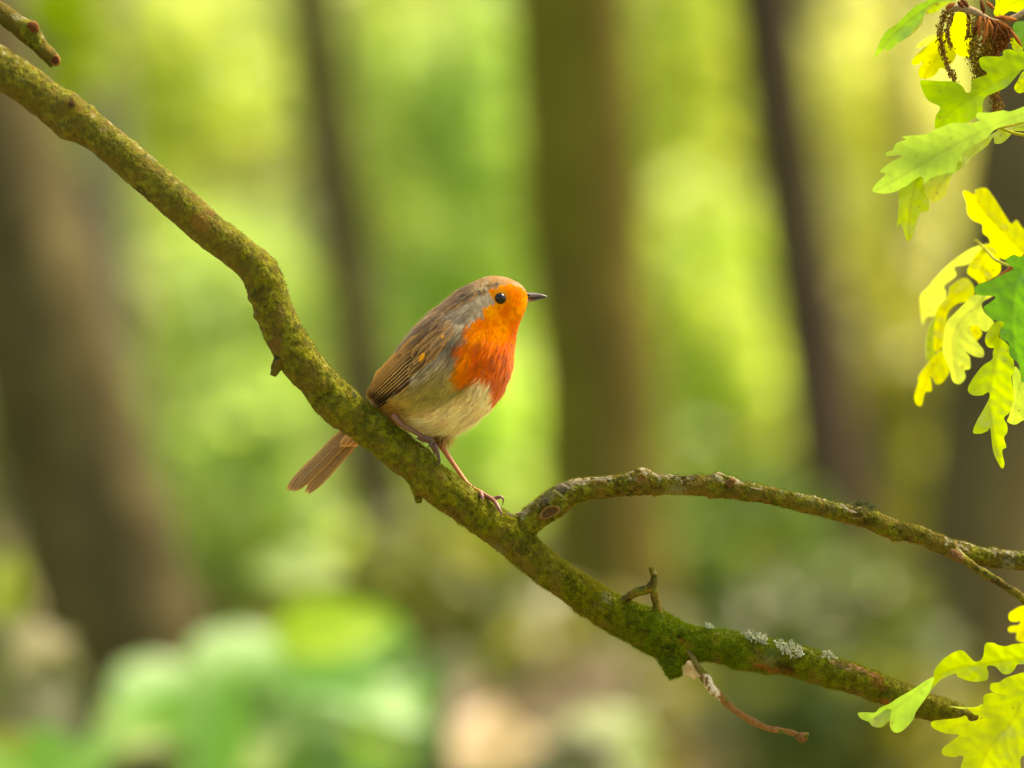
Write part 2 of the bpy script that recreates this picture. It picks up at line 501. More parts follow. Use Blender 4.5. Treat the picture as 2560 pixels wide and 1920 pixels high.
# ------------------------------------------------------------------ trunks
def tree(label, pts, D, wpx, col, seed, moss=0.3, top=8.5, group='blurred trees standing behind the branch', crown_tint=(0.25, 0.34, 0.04)):
    """pts: photo pixels along the trunk axis (top .. bottom); continued to the ground and up to the crown"""
    r_ = np.random.default_rng(seed)
    y = D - CAMD; k = S0 * D / CAMD
    a, b = P(*pts[0], y), P(*pts[-1], y)
    mids = [np.array(P(*p, y)) for p in pts]
    dz = (mids[0] - mids[-1]); slope = dz / dz[2]
    bot = mids[-1] - slope * mids[-1][2] * np.array([0.97, 1, 1]); bot[2] = -0.05
    up = mids[0] + slope * (top - mids[0][2]) * np.array([0.97, 1, 1]); up[2] = top
    path = catmull(np.array([up, (up + mids[0]) / 2] + mids + [bot]), 70)
    r0 = wpx * k / 2
    h = np.clip(path[:, 2], 0, None)
    rad = r0 * (1.06 - 0.075 * h) * (1 + 0.6 * np.exp(-h / 0.18)); rad = np.maximum(rad, r0 * 0.35)
    ns = 28; ph = np.linspace(0, 2 * np.pi, ns, endpoint=False)
    ring = np.stack([np.cos(ph), np.sin(ph), 0 * ph], 1)
    V = (path[:, None, :] + ring[None] * rad[:, None, None])
    Vf = V.reshape(-1, 3)
    nn = np.tile(ring, (len(path), 1))
    q = Vf * np.array([1, 1, 0.25])
    Vf = Vf + nn * ((fbm(q, 22, 3, seed) - 0.5) * r0 * 0.30)[:, None]
    base = np.array(col)[None] * (0.65 + 0.7 * fbm(q, 30, 3, seed + 2))[:, None]
    ms = smooth(0.45, 0.62, fbm(Vf, 3.5, 3, seed + 4) + 0.14 * -nn[:, 0]) * moss
    cols = mix(base, np.array([0.12, 0.12, 0.012]), ms)
    root = empty('tree', (bot[0], y, 0))
    mobj('trunk', Vf, grid_faces(len(path), ns), M_TRUNK, root, cols)
    tops = []
    for i in range(5):
        zz = r_.uniform(4.2, top - 0.3); j = np.argmin(np.abs(path[:, 2] - zz)); p0 = path[j]
        an = r_.uniform(0, 2 * np.pi); ln = r_.uniform(1.0, 2.0)
        p1 = p0 + np.array([math.cos(an) * ln, math.sin(an) * ln, ln * 0.6])
        stem(p0, p1, r0 * 0.4, root, seed * 10 + i, 'limb', col); tops.append(p1)
    tops.append(path[0])
    tops = np.array(tops)
    cen = tops[r_.integers(0, len(tops), 420)] + r_.normal(size=(420, 3)) * np.array([0.7, 0.7, 0.5])
    Vc, Fc, Cc = leaf_cloud(cen, 0.16, r_, crown_tint)
    cr = mobj('crown', Vc, Fc, M_FOL, root, Cc, smooth=False); cr['kind'] = 'stuff'
    tag(root, label, 'tree', group)
    return root

tree('broad brown trunk leaning beneath the thick upper end of the mossy branch', [(-95, 120), (40, 600), (190, 1120), (300, 1520), (380, 1800)], 9.0, 400, (0.064, 0.054, 0.022), 11, 0.12)
tree('slim dark leaning trunk passing behind the wing and tail of the robin', [(770, 0), (840, 480), (900, 900), (965, 1350)], 14.0, 140, (0.06, 0.05, 0.022), 12, 0.35)
tree('stout olive-brown trunk rising behind the beak of the robin', [(1425, 0), (1460, 500), (1500, 1000), (1520, 1500)], 13.0, 325, (0.105, 0.082, 0.018), 13, 0.75)
tree('dark purplish-brown trunk between the stout olive trunk and the oak leaves', [(1912, 0), (1968, 400), (2024, 800), (2094, 1300)], 16.0, 205, (0.062, 0.046, 0.03), 14, 0.1)
tree('thick grey-brown trunk behind the hanging clusters of oak leaves', [(2590, 100), (2535, 600), (2485, 1100), (2440, 1600), (2415, 1900)], 15.0, 350, (0.095, 0.076, 0.036), 15, 0.15)
tree('pale tan far trunk between the slim dark trunk and the stout olive trunk', [(1050, -100), (1062, 200), (1075, 900)], 30.0, 110, (0.20, 0.17, 0.10), 16, 0.1)
tree('pale grey far trunk above the thick upper end of the mossy branch', [(225, -100), (245, 200), (290, 900)], 26.0, 130, (0.16, 0.14, 0.11), 17, 0.1)
tree('faint brown far trunk seen past the top sprig of oak leaves', [(2270, -100), (2280, 200), (2300, 900)], 26.0, 95, (0.16, 0.12, 0.08), 18, 0.1)

# ------------------------------------------------------------------ saplings and shrubs behind the branch
G = 'blurred leafy saplings behind the branch'
YEL, PALE, GRN, OLV, DUL, VIV = (0.34, 0.33, 0.035), (0.33, 0.40, 0.13), (0.20, 0.34, 0.04), (0.17, 0.20, 0.035), (0.10, 0.16, 0.055), (0.17, 0.24, 0.005)
SAP = [
    ('golden-green tall sapling above the bend of the mossy branch', 430, 400, 27, 330, 1100, 1300, 0.10, (0.33, 0.39, 0.07)),
    ('pale mint-green sapling under the bend of the mossy branch', 570, 860, 25, 330, 760, 1200, 0.10, (0.33, 0.42, 0.13)),
    ('pale silvery-green foliage between the cut stub and the slim dark trunk', 560, 80, 30, 330, 620, 900, 0.12, (0.30, 0.36, 0.12)),
    ('yellow-green sapling between slim dark trunk and pale tan far trunk', 1000, 500, 27, 240, 1200, 1300, 0.10, (0.27, 0.34, 0.07)),
    ('fresh green tall sapling showing behind the head of the robin', 1190, 640, 25, 280, 1150, 1400, 0.10, (0.25, 0.36, 0.06)),
    ('bright green foliage below the belly of the robin above the fork', 1210, 1080, 22, 240, 420, 700, 0.09, (0.31, 0.43, 0.08)),
    ('lemon-green tall sapling lighting the gap beside the stout olive trunk', 1720, 380, 27, 240, 1100, 1300, 0.10, (0.35, 0.40, 0.07)),
    ('bright lime tall sapling above the arching side branch', 1790, 860, 25, 260, 800, 1200, 0.10, (0.34, 0.42, 0.08)),
    ('pale lemon sapling between dark purplish trunk and the oak sprigs', 2230, 330, 27, 280, 1000, 1300, 0.10, (0.52, 0.52, 0.18)),
    ('olive-yellow foliage between dark purplish trunk and the drooping oak leaves', 2230, 1000, 18, 230, 620, 800, 0.09, (0.20, 0.21, 0.03)),
    ('olive undergrowth bush under the branch below the feet of the robin', 1100, 1560, 14, 430, 480, 1000, 0.07, (0.11, 0.13, 0.02)),
    ('soft green bush between the arching side branch and the lower branch', 1830, 1430, 15, 430, 420, 1000, 0.08, (0.14, 0.20, 0.04)),
    ('dull blue-green bush under the right end of the lower branch', 2080, 1720, 12, 460, 520, 900, 0.07, (0.085, 0.11, 0.03)),
    ('grass-green bush behind the tail of the robin', 650, 1200, 18, 380, 520, 900, 0.08, (0.18, 0.28, 0.04)),
    ('vivid green foliage behind the cut stub over the branch', 90, 60, 13, 260, 300, 320, 0.08, (0.14, 0.21, 0.004)),
    ('olive foliage at the foot of the thick grey-brown trunk', 2250, 1850, 12, 340, 340, 600, 0.08, (0.14, 0.14, 0.025)),
    ('dark olive bush at the foot of the stout olive trunk', 1500, 1720, 10.5, 320, 300, 500, 0.06, (0.10, 0.10, 0.02)),
]
for i, (lb, u, v, D, w, h, n, lf, tint) in enumerate(SAP):
    sapling('sapling' if v < 1300 else 'bush', lb, 'sapling' if v < 1300 else 'bush', u, v, D, w, h, n, lf, tint, 200 + i, group=None)

# ------------------------------------------------------------------ broad-leaved shrub low in the picture: every leaf a part
def leaf_mesh(name, tint, seed, L=1.0, W=0.62, nl=10, nw=7):
    t = np.linspace(0, 1, nl)[:, None]; s = np.linspace(-1, 1, nw)[None]
    hw = W * 0.5 * np.sin(np.pi * np.clip(t, 0.02, 0.98) ** 0.8) ** 0.8
    x = (t - 0.5) * L + 0 * s; y = s * hw
    z = 0.12 * np.abs(s) * hw * 2 - 0.18 * (t - 0.35) ** 2 + 0.02 * np.sin(t * 40) * np.abs(s)
    V = np.stack([x, y, z], -1).reshape(-1, 3)
    k = 1 + 0.1 * (vnoise(V * 6, seed) - 0.5)
    return mesh_data(name, V, grid_faces(nl, nw, False), np.array(tint)[None] * k[:, None])

def shrub(label, D, leaves, base_uv, extra, seed, tints):
    r_ = np.random.default_rng(seed)
    y0 = D - CAMD
    b = P(base_uv[0], 960, y0)
    root = empty('shrub', (b.x, y0, 0))
    me = {}
    for key, t in tints.items():
        m = leaf_mesh('leaf', t, seed); m.materials.append(M_SHRUB); me[key] = m
    pts = []
    allv = list(leaves)
    for i in range(extra):
        allv.append((r_.uniform(*base_uv[1]), r_.uniform(*base_uv[2]), r_.uniform(-0.5, 0.7), r_.uniform(170, 300), r_.uniform(0, 360), r_.uniform(15, 80), ('green', 'deep', 'deep')[r_.integers(0, 3)]))
    for (u, v, dy, size, spin, tilt, key) in allv:
        o = bpy.data.objects.new('leaf', me[key])
        COL.objects.link(o)
        o.parent = root; o.matrix_parent_inverse = Matrix.Translation(-root.location)
        y = y0 + dy; k = S0 * (CAMD + y) / CAMD
        o.location = P(u, v, y)
        # tilt 0 = lying flat (seen edge on), 90 = upright facing the lens
        o.rotation_euler = (Matrix.Rotation(R(tilt), 3, 'X') @ Matrix.Rotation(R(spin), 3, 'Z')).to_euler()
        o.scale = (size * k,) * 3
        pts.append(np.array(o.location))
    pts = np.array(pts)
    for i in range(5):
        t = pts[r_.integers(0, len(leaves))]
        g = np.array([b.x + r_.normal() * 0.12, y0 + r_.normal() * 0.12, 0.0])
        s = stem(g, t - np.array([0, -0.01, 0.02]), 0.007, root, seed * 7 + i, 'stem', (0.06, 0.06, 0.02))
    tag(root, label, 'shrub')
    return root

T = dict(lime=(0.31, 0.46, 0.002), mint=(0.28, 0.47, 0.20), green=(0.12, 0.29, 0.03), deep=(0.06, 0.14, 0.01), pale=(0.24, 0.34, 0.10), tan=(0.28, 0.24, 0.12))  # lime has backlight and mint has sky reflection put into the tint
shrub('broad-leaved lime and mint green shrub below the tail of the robin', 8.0, [
    (830, 1575, -0.1, 300, 8, 62, 'lime'), (900, 1590, 0.0, 260, 170, 70, 'green'),
    (880, 1740, -0.2, 340, -12, 35, 'mint'), (960, 1760, -0.1, 260, -30, 40, 'mint'), (590, 1630, 0.1, 280, 35, 38, 'mint'),
    (540, 1700, 0.0, 260, 60, 50, 'green'), (640, 1790, 0.1, 280, 10, 60, 'deep'), (270, 1845, -0.1, 320, 5, 40, 'pale'),
    (752, 1424, 0.4, 240, 0, 38, 'pale'), (880, 1915, 0.0, 280, 15, 65, 'lime'), (380, 1700, 0.2, 240, 40, 40, 'mint'),
    (640, 1915, -0.1, 280, -10, 30, 'pale'), (470, 1800, 0.2, 260, 20, 55, 'green'), (700, 1700, 0.3, 300, 80, 60, 'green'),
    (780, 1830, 0.3, 300, 60, 60, 'green'), (1030, 1850, 0.3, 260, 70, 60, 'deep')],
    (640, (300, 1050), (1700, 2150)), 34, 41, T)
shrub('tan and olive leafy shrub at the foot of the broad leaning trunk', 7.4, [
    (50, 1620, 0.0, 280, 20, 45, 'tan'), (110, 1660, 0.2, 260, -30, 50, 'tan'), (20, 1900, -0.1, 260, 10, 60, 'lime'),
    (0, 1480, 0.1, 240, 70, 70, 'lime'), (90, 1760, 0.1, 260, 0, 60, 'deep'), (180, 1900, 0.0, 280, 30, 60, 'green')],
    (40, (-300, 260), (1650, 2150)), 16, 42, dict(tan=(0.22, 0.20, 0.09), lime=(0.22, 0.26, 0.004), deep=(0.07, 0.08, 0.015), green=T['green']))
shrub('withered cream-pink and pale green shrub below the fork', 8.6, [
    (1215, 1850, 0.0, 280, 80, 50, 'cream'), (1265, 1890, 0.1, 280, 30, 50, 'cream'), (1190, 1780, 0.2, 260, 100, 55, 'rose'),
    (1510, 1830, 0.0, 260, 40, 40, 'pale'), (1560, 1870, 0.1, 260, 100, 45, 'pale'), (1400, 1760, 0.3, 280, 0, 55, 'rose'), (1480, 1700, 0.4, 240, 30, 55, 'rose'),
    (1380, 1880, 0.2, 260, 50, 60, 'olive'), (1120, 1700, 0.3, 240, 50, 60, 'olive')],
    (1350, (1100, 1620), (1880, 2200)), 14, 43, dict(cream=(0.50, 0.36, 0.22), pale=(0.26, 0.33, 0.12), rose=(0.17, 0.115, 0.06), olive=(0.10, 0.11, 0.02), green=(0.12, 0.14, 0.03), deep=(0.08, 0.09, 0.02)))

# ------------------------------------------------------------------ the mossy branch
BR = empty('oak_branch', P(1100, 1215, 0))
tag(BR, 'gnarled moss-covered branch with an arching side branch, the perch of the robin', 'branch')

MAIN = [(-420, -60, .05, 62), (-250, 30, .04, 58), (-110, 105, .03, 55), (31, 188, .022, 52), (112, 247, .019, 49), (171, 289, .017, 53), (249, 340, .014, 44.5),
        (346, 422, .010, 45.5), (451, 512, .006, 46), (536, 586, .003, 45.5), (612, 643, .001, 44), (650, 681, 0, 49), (668, 720, 0, 48),
        (681, 768, 0, 47), (699, 813, 0, 48.5), (723, 858, 0, 50), (755, 911, 0, 51), (790, 948, 0, 49), (824, 988, 0, 53), (862, 1023, 0, 50),
        (923, 1068, 0, 46.5), (967, 1104, 0, 47), (1012, 1141, 0, 49), (1051, 1173, 0, 48.5), (1091, 1212, 0, 48), (1136, 1246, 0, 46), (1181, 1277, 0, 46),
        (1240, 1318, 0, 46), (1310, 1372, 0, 45), (1370, 1425, 0, 40), (1446, 1478, 0, 42), (1499, 1513, 0, 45.5), (1551, 1545, 0, 48), (1612, 1573, 0, 49),
        (1668, 1597, 0, 52), (1735, 1611, 0, 43), (1811, 1621, 0, 42), (1884, 1637, .001, 43.5), (1974, 1652, .003, 41.5), (2107, 1689, .006, 39.5),
        (2208, 1726, .009, 36), (2302, 1762, .012, 34), (2366, 1778, .014, 30), (2408, 1786, .015, 20), (2446, 1795, .016, 5)]
SIDE = [(1262, 1352, .004, 24), (1300, 1328, .002, 40), (1330, 1298, 0, 34), (1383, 1262, -.001, 36), (1424, 1234, -.001, 31), (1480, 1221, 0, 28.5), (1549, 1214, 0, 29), (1603, 1209, 0, 30.5),
        (1656, 1211, 0, 25.5), (1728, 1212, 0, 26), (1795, 1216, .001, 28.5), (1851, 1226, .002, 24.7), (1922, 1239, .003, 23), (1996, 1256, .003, 22.5),
        (2088, 1278, .004, 23), (2163, 1296, .004, 25), (2240, 1325, .005, 25.5), (2302, 1341, .005, 22), (2377, 1371, .006, 24), (2437, 1388, .006, 24.5),
        (2498, 1399, .007, 25), (2560, 1402, .008, 24), (2680, 1410, .01, 24), (2850, 1430, .012, 26)]
BUMPS = [(178, 258, 26, 13, 0), (165, 330, 22, 10, 0), (345, 350, 9, 7, 0), (660, 690, 20, 7, 0), (628, 745, 14, 7, 0), (640, 790, 10, 6, 0), (842, 1030, 36, 9, 1), (800, 1000, 16, -9, 1), (822, 985, 10, -12, 1),
         (905, 1080, 20, 4, 1), (1043, 1225, 18, 9, 0), (1350, 1450, 16, 7, 0), (1300, 1300, 26, 8, 0), (1180, 1250, 14, 5, 1), (1640, 1560, 34, 10, 1), (1690, 1640, 40, 12, 1),
         (1700, 1590, 12, -12, 1), (1640, 1545, 14, 8, 0), (1960, 1672, 20, -8, 1), (2100, 1660, 16, -7, 1), (1850, 1665, 14, 6, 0), (560, 540, 12, -5, 1), (230, 270, 10, 6, 0)]
SBUMPS = [(1603, 1184, 20, 9, 0), (1796, 1190, 18, 6, 0), (1827, 1203, 10, 7, 0), (1744, 1186, 9, 4, 0), (2236, 1348, 12, 7, 0), (2400, 1384, 24, 6, 1), (1430, 1212, 16, 6, 0), (1380, 1236, 14, 5, 0),
          (1640, 1236, 12, 4, 0), (1780, 1242, 14, 4, 0), (2485, 1372, 12, 4, 0)]

def bark_cols(v, n, disp, rad, kind, seed):
    px = to_px(v); u = px[:, 0]
    up = n[:, 2]
    f1 = fbm(v, 160, 4, seed); f2 = fbm(v, 520, 4, seed + 3); f3 = fbm(v, 1500, 3, seed + 6)
    olive = mix(lin(98, 86, 26), lin(130, 118, 34), f2)
    moss = mix(lin(88, 98, 6), lin(154, 158, 14), smooth(0.3, 0.7, f2))
    bark = mix(lin(98, 86, 36), lin(150, 134, 74), f2)
    ochre = lin(138, 108, 32)
    pale = mix(lin(176, 164, 130), lin(222, 214, 190), f3)  # mixed in on upward faces: top highlight put into the bark colour
    c = olive
    c = mix(c, bark, smooth(0.52, 0.66, f1) * 0.55)
    if kind == 'main':
        g = np.interp(u, [0, 500, 650, 900, 1300, 1500, 1700, 2000, 2400], [0.30, 0.35, 0.55, 0.6, 0.75, 0.95, 1.0, 0.85, 0.5])
        m = smooth(0.34, 0.6, f1 * 0.75 + up * 0.12 + g * 0.22)
        c = mix(c, moss, m * (0.35 + 0.6 * g))
        c = mix(c, mix(lin(66, 92, 6), lin(112, 140, 10), f2), smooth(1480, 1640, u) * smooth(2150, 1900, u) * smooth(0.3, 0.55, f1) * 0.75)
        c = mix(c, ochre, smooth(0.60, 0.72, fbm(v, 300, 3, seed + 8)) * (0.6 - 0.35 * g))
        c = mix(c, pale, smooth(0.58, 0.72, f2 * 0.7 + up * 0.28) * smooth(0.45, 0.6, fbm(v, 90, 2, seed + 11)) * (0.55 - 0.4 * g))
        for (a, b, rx, ry, ang, col) in [(1962, 1671, 34, 7, 18, lin(120, 42, 12)), (1940, 1676, 60, 11, 14, lin(158, 96, 38)), (2105, 1664, 40, 7, 22, lin(190, 150, 110)),
                                        (2190, 1690, 22, 9, 25, lin(140, 60, 28)), (2195, 1712, 26, 14, 30, lin(140, 84, 34)), (1705, 1600, 13, 9, 30, lin(150, 66, 32)),
                                        (2215, 1755, 22, 8, 25, lin(170, 100, 45)), (1612, 1577, 17, 6, 20, lin(70, 48, 20)), (2150, 1672, 60, 6, 24, lin(180, 130, 86)),
                                        (180, 258, 12, 15, 0, lin(62, 44, 16)), (500, 557, 34, 24, 40, lin(150, 112, 36)), (1680, 1616, 14, 20, 10, lin(60, 70, 8))]:
            ca, sa = math.cos(R(ang)), math.sin(R(ang))
            du, dv = u - a, px[:, 1] - b
            e = np.hypot((du * ca + dv * sa) / rx, (-du * sa + dv * ca) / ry) + (f3 - 0.5) * 0.9
            c = mix(c, col, smooth(1.1, 0.6, e) * (n[:, 1] < 0.3) * 0.85)
    else:
        m = smooth(0.44, 0.6, f1 * 0.9 + 0.02)
        c = mix(c, moss, m * 0.7)
        c = mix(c, ochre, smooth(0.55, 0.68, fbm(v, 330, 3, seed + 8) - up * 0.06) * 0.65)
        c = mix(c, pale, smooth(0.56, 0.72, f2 * 0.85 + up * 0.24) * smooth(0.42, 0.58, fbm(v, 110, 3, seed + 12)) * 0.7)
        c = mix(c, lin(150, 138, 112), smooth(1330, 1370, u) * smooth(1450, 1420, u) * smooth(0.2, 0.6, up + f2 - 0.5) * 0.7)
    rs = np.random.default_rng(seed + 500)
    for _ in range(26 if len(v) > 20000 else 0):      # crusts of flat lichen and bare spots with their own outlines
        k = rs.integers(0, len(v)); e = np.linalg.norm(v - v[k], axis=1) / (S0 * rs.uniform(9, 30)) + (f3 - 0.5) * 0.8 + (f2 - 0.5) * 1.2
        col = [lin(176, 170, 128), lin(120, 124, 70), lin(70, 62, 24), lin(134, 98, 44)][rs.integers(0, 4)]
        c = mix(c, col, smooth(1.05, 0.8, e) * (0.55 if kind == 'main' else 0.4))
    crack = smooth(-0.02, -0.16, disp / (rad + 1e-9))
    c = c * (1 - 0.55 * crack)[:, None]
    c *= ((0.46 + 0.20 * f3) * np.interp(u, [0, 700, 1300, 3000], [0.85, 0.88, 1, 1]))[:, None]
    return np.clip(c, 0.002, 0.8)

def branch_part(name, path, parent, kind, nseg, amp, nsc, bumps, seed, spacing=2.2):
    tv = tube(path, spacing, nseg, amp, nsc, bumps, seed)
    v, f, info = tv
    rr = np.append(info['rad'], [info['rad'][0], info['rad'][-1]])
    cols = bark_cols(v, info['n'], info['disp'], rr, kind, seed)
    o = tube_obj(name, tv, M_BARK, parent, cols)
    return o, v, info

main_o, main_v, main_i = branch_part('limb', MAIN, BR, 'main', 128, 0.8, 340, BUMPS, 3)
side_o, side_v, side_i = branch_part('side_branch', SIDE, BR, 'side', 88, 1.15, 600, SBUMPS, 23)
# small stubs and twigs that grow from them
TWIGS = [
    ('stub', [(1548, 1512, -.002, 13), (1572, 1492, -.003, 12), (1590, 1480, -.004, 11), (1616, 1472, -.005, 12), (1631, 1461, -.005, 12.5), (1635, 1440, -.005, 9), (1630, 1426, -.005, 8), (1626, 1418, -.005, 6)], 'side'),
    ('stub', [(1648, 1540, -.004, 13), (1641, 1515, -.005, 10), (1637, 1492, -.005, 10), (1633, 1466, -.005, 9)], 'side'),
    ('stub', [(1660, 1600, -.004, 40), (1672, 1640, -.006, 31), (1681, 1672, -.007, 22), (1688, 1694, -.007, 14)], 'main'),
    ('stub', [(712, 880, -.002, 20), (697, 905, -.003, 17), (688, 925, -.003, 12), (682, 940, -.003, 8)], 'side'),
    ('stub', [(1052, 1220, -.001, 16), (1046, 1240, -.001, 13), (1048, 1258, -.001, 8)], 'side'),
    ('twig', [(1712, 1622, -.006, 9), (1731, 1645, -.007, 8), (1748, 1672, -.008, 9), (1767, 1699, -.008, 12), (1785, 1727, -.008, 13), (1803, 1743, -.007, 9.5), (1826, 1766, -.006, 9), (1853, 1786, -.006, 8.6),
              (1882, 1804, -.005, 9), (1916, 1819, -.005, 8), (1962, 1828, -.005, 8), (1995, 1836, -.005, 8), (2012, 1839, -.005, 11), (2021, 1841, -.005, 9)], 'side'),
    ('twig', [(2385, 1376, -.002, 12), (2418, 1404, -.004, 9.5), (2454, 1428, -.004, 10.5), (2493, 1453, -.004, 11), (2532, 1477, -.004, 10.5), (2562, 1501, -.003, 10), (2640, 1570, 0, 10)], 'side'),
    ('bud', [(2376, 1378, -.003, 10), (2390, 1390, -.005, 13), (2402, 1398, -.005, 9), (2408, 1404, -.005, 3)], 'side'),
    ('bud', [(1992, 1838, -.006, 9), (2004, 1848, -.006, 9), (2011, 1856, -.006, 4)], 'side'),
    ('bud', [(1820, 1212, -.004, 10), (1830, 1203, -.005, 9), (1838, 1199, -.005, 4)], 'side'),
]
for i, (nm, pth, kd) in enumerate(TWIGS):
    o, v, inf = branch_part(nm, pth, BR, kd, 26, 1.9, 700, (), 60 + i, 2.0)
    if i == 2: stub_o, stub_v, stub_i = o, v, inf
    if i == 5:       # the hanging twig is bare orange wood with a sleeve of pale peeling bark
        px = to_px(v); f = fbm(v, 900, 3, 5)
        c = mix(lin(92, 62, 28), lin(138, 100, 54), f)
        c = mix(c, lin(180, 172, 140), smooth(1755, 1765, px[:, 0]) * smooth(1803, 1795, px[:, 0]) * smooth(0.35, 0.5, f + inf['n'][:, 2] * 0.15))
        c = mix(c, lin(92, 80, 40), smooth(1762, 1752, px[:, 0]))
        c = mix(c, lin(80, 84, 20), smooth(0.62, 0.68, fbm(v, 260, 2, 15)))
        cc = np.ones((len(v), 4), np.float32); cc[:, :3] = c
        o.data.color_attributes['Col'].data.foreach_set('color', cc.ravel())
    if nm == 'bud':
        f = fbm(v, 1200, 3, 5); c = mix(lin(70, 48, 22), lin(112, 82, 42), f)
        cc = np.ones((len(v), 4), np.float32); cc[:, :3] = c
        o.data.color_attributes['Col'].data.foreach_set('color', cc.ravel())
# knobs on the hanging twig, pruning scar, ring scar
def scar(name, u, v, y, a, b, ang, parent, rim=lin(104, 80, 36), inner=lin(74, 52, 22), dome=0.0):
    rr = np.linspace(0, 1, 9); ph = np.linspace(0, 2 * np.pi, 28, endpoint=False)
    ca, sa = math.cos(R(ang)), math.sin(R(ang))
    pts, cols = [], []
    for r in rr:
        for p in ph:
            x, z = a * r * math.cos(p), b * r * math.sin(p) * (1 + 0.12 * math.sin(3 * p))
            pu, pv = u + x * ca - z * sa, v + x * sa + z * ca
            prof = -dome * (1 - r * r) if dome else 0.0 if r > 0.97 else (-2.5 * math.exp(-((r - 0.84) / 0.12) ** 2) + 3 * (1 - r))
            pts.append((pu, pv, y + prof * S0)); cols.append(rim * (0.8 + 0.5 * random.random()) if r > 0.72 else inner * (0.6 + 0.8 * random.random()))
    pts = np.array(pts)
    vv = PA(pts[:, :2], pts[:, 2])
    vv[-28:, 1] += 0.002
    return mobj(name, vv, grid_faces(9, 28), M_BARK, parent, np.array(cols))
scar('pruning_scar', 1374, 1281, -.0078, 31, 15, -25, side_o)
scar('pruning_scar', 1604, 1196, -.0066, 14, 12, 0, side_o, lin(110, 92, 44), lin(104, 76, 30))
scar('pruning_scar', 96, 62, -.0, 1, 1, 0, side_o) if False else None

# withered leaf scrap caught where the hanging twig starts
w_out = [(1716, 1655), (1729, 1652), (1744, 1668), (1757, 1690), (1742, 1692), (1736, 1699), (1724, 1690), (1708, 1684)]

# ---- moss: short blades over the mossy parts, past counting
def moss_fuzz(v, info, n, name, parent, seed, kind):
    r_ = np.random.default_rng(seed)
    m = len(v) - 2
    nn = info['n'][:m]
    px = to_px(v[:m])
    f = fbm(v[:m], 160, 4, 3 if kind == 'main' else 23)
    g = np.interp(px[:, 0], [0, 500, 700, 1000, 1300, 1500, 1700, 2000, 2400], [0.02, 0.04, 0.2, 0.4, 0.7, 1, 1, 0.8, 0.4]) if kind == 'main' else 0.3 * np.ones(m)
    w = smooth(0.3, 0.6, f * 0.8 + nn[:, 2] * 0.12 + g * 0.2) * g * (px[:, 0] > -60) * (px[:, 0] < 2600)
    w = w * (nn[:, 1] < 0.5)
    idx = r_.choice(m, n, p=w / w.sum())
    root = v[idx] + r_.normal(size=(n, 3)) * 0.00025
    d = nn[idx] + r_.normal(size=(n, 3)) * 0.55 + info['t'][np.minimum(idx // (m // len(info['t'])), len(info['t']) - 1)] * 0.3
    d /= np.linalg.norm(d, axis=1)[:, None]
    ln = r_.uniform(0.0004, 0.0011, n) * (0.7 + 0.8 * g[idx])
    nrm = r_.normal(size=(n, 3)); nrm /= np.linalg.norm(nrm, axis=1)[:, None]
    k = r_.uniform(0.8, 1.25, (n, 1))
    c1 = lin(64, 70, 8) * k; gg = smooth(1480, 1640, px[idx, 0]) * smooth(2200, 1900, px[idx, 0])
    c2 = mix(lin(136, 130, 30), lin(112, 138, 14), gg) * k
    V, F, C = strands(root - d * 0.0001, d, ln, np.full(n, 0.00017), nrm, c1, c2, None, 3, 0.3)
    o = mobj(name, V, F, M_MOSS, parent, np.clip(C, 0, .8)); o['kind'] = 'stuff'
moss_fuzz(main_v, main_i, 60000, 'moss', BR, 71, 'main')
moss_fuzz(side_v, side_i, 12000, 'moss', BR, 72, 'side')
moss_fuzz(stub_v, stub_i, 3500, 'moss', stub_o, 73, 'main')

# ---- loose bark flakes standing off the side branch and the limb
def flakes(spots, parent, seed):
    r_ = np.random.default_rng(seed)
    V, F, C = [], [], []
    for (u, v, y, w, h, ang, col) in spots:
        b = len(V); n = 6
        ca, sa = math.cos(R(ang)), math.sin(R(ang))
        for i in range(n):
            t = i / (n - 1)
            hw = h * (math.sin(math.pi * (0.12 + 0.76 * t))) * r_.uniform(0.6, 1.1)
            for s in (-1, 0, 1):
                x, z = (t - 0.5) * w, s * hw * 0.5
                lift = (2.2 * t * t + (1 - abs(s)) * 1.2) * 2.0
                p = P(u + x * ca - z * sa, v + x * sa + z * ca, y - lift * S0)
                V.append(p); C.append(np.array(col) * r_.uniform(0.7, 1.25))
        for i in range(n - 1):
            for s in (0, 1):
                a = b + i * 3 + s
                F.append((a, a + 1, a + 4, a + 3))
    return mobj('bark_flake', np.array(V), np.array(F), M_BARK, parent, np.array(C))
gr = lin(168, 150, 122)
for i, sp in enumerate([(1372, 1228, -.004, 40, 10, -38), (1395, 1216, -.004, 46, 9, -28), (1352, 1248, -.003, 30, 8, -45), (1420, 1218, -.005, 40, 9, 25), (1400, 1238, -.006, 44, 12, 35), (1418, 1206, -.003, 36, 7, -12),
                        (1450, 1204, -.004, 40, 8, -6), (1500, 1200, -.004, 34, 7, 4), (1560, 1190, -.003, 26, 6, -8), (1335, 1262, -.003, 26, 8, -40), (1318, 1274, -.003, 24, 7, -20), (1300, 1282, -.003, 26, 7, -5),
                        (1700, 1190, -.003, 26, 5, 0), (1890, 1222, -.003, 30, 5, 12), (2130, 1278, -.003, 26, 6, 16), (1275, 1286, -.004, 20, 6, 10), (1288, 1290, -.004, 20, 6, 0)]):
    flakes([sp + (gr * random.uniform(0.6, 1.1) if i % 4 else lin(120, 116, 60),)], side_o if i != 16 else main_o, 300 + i)

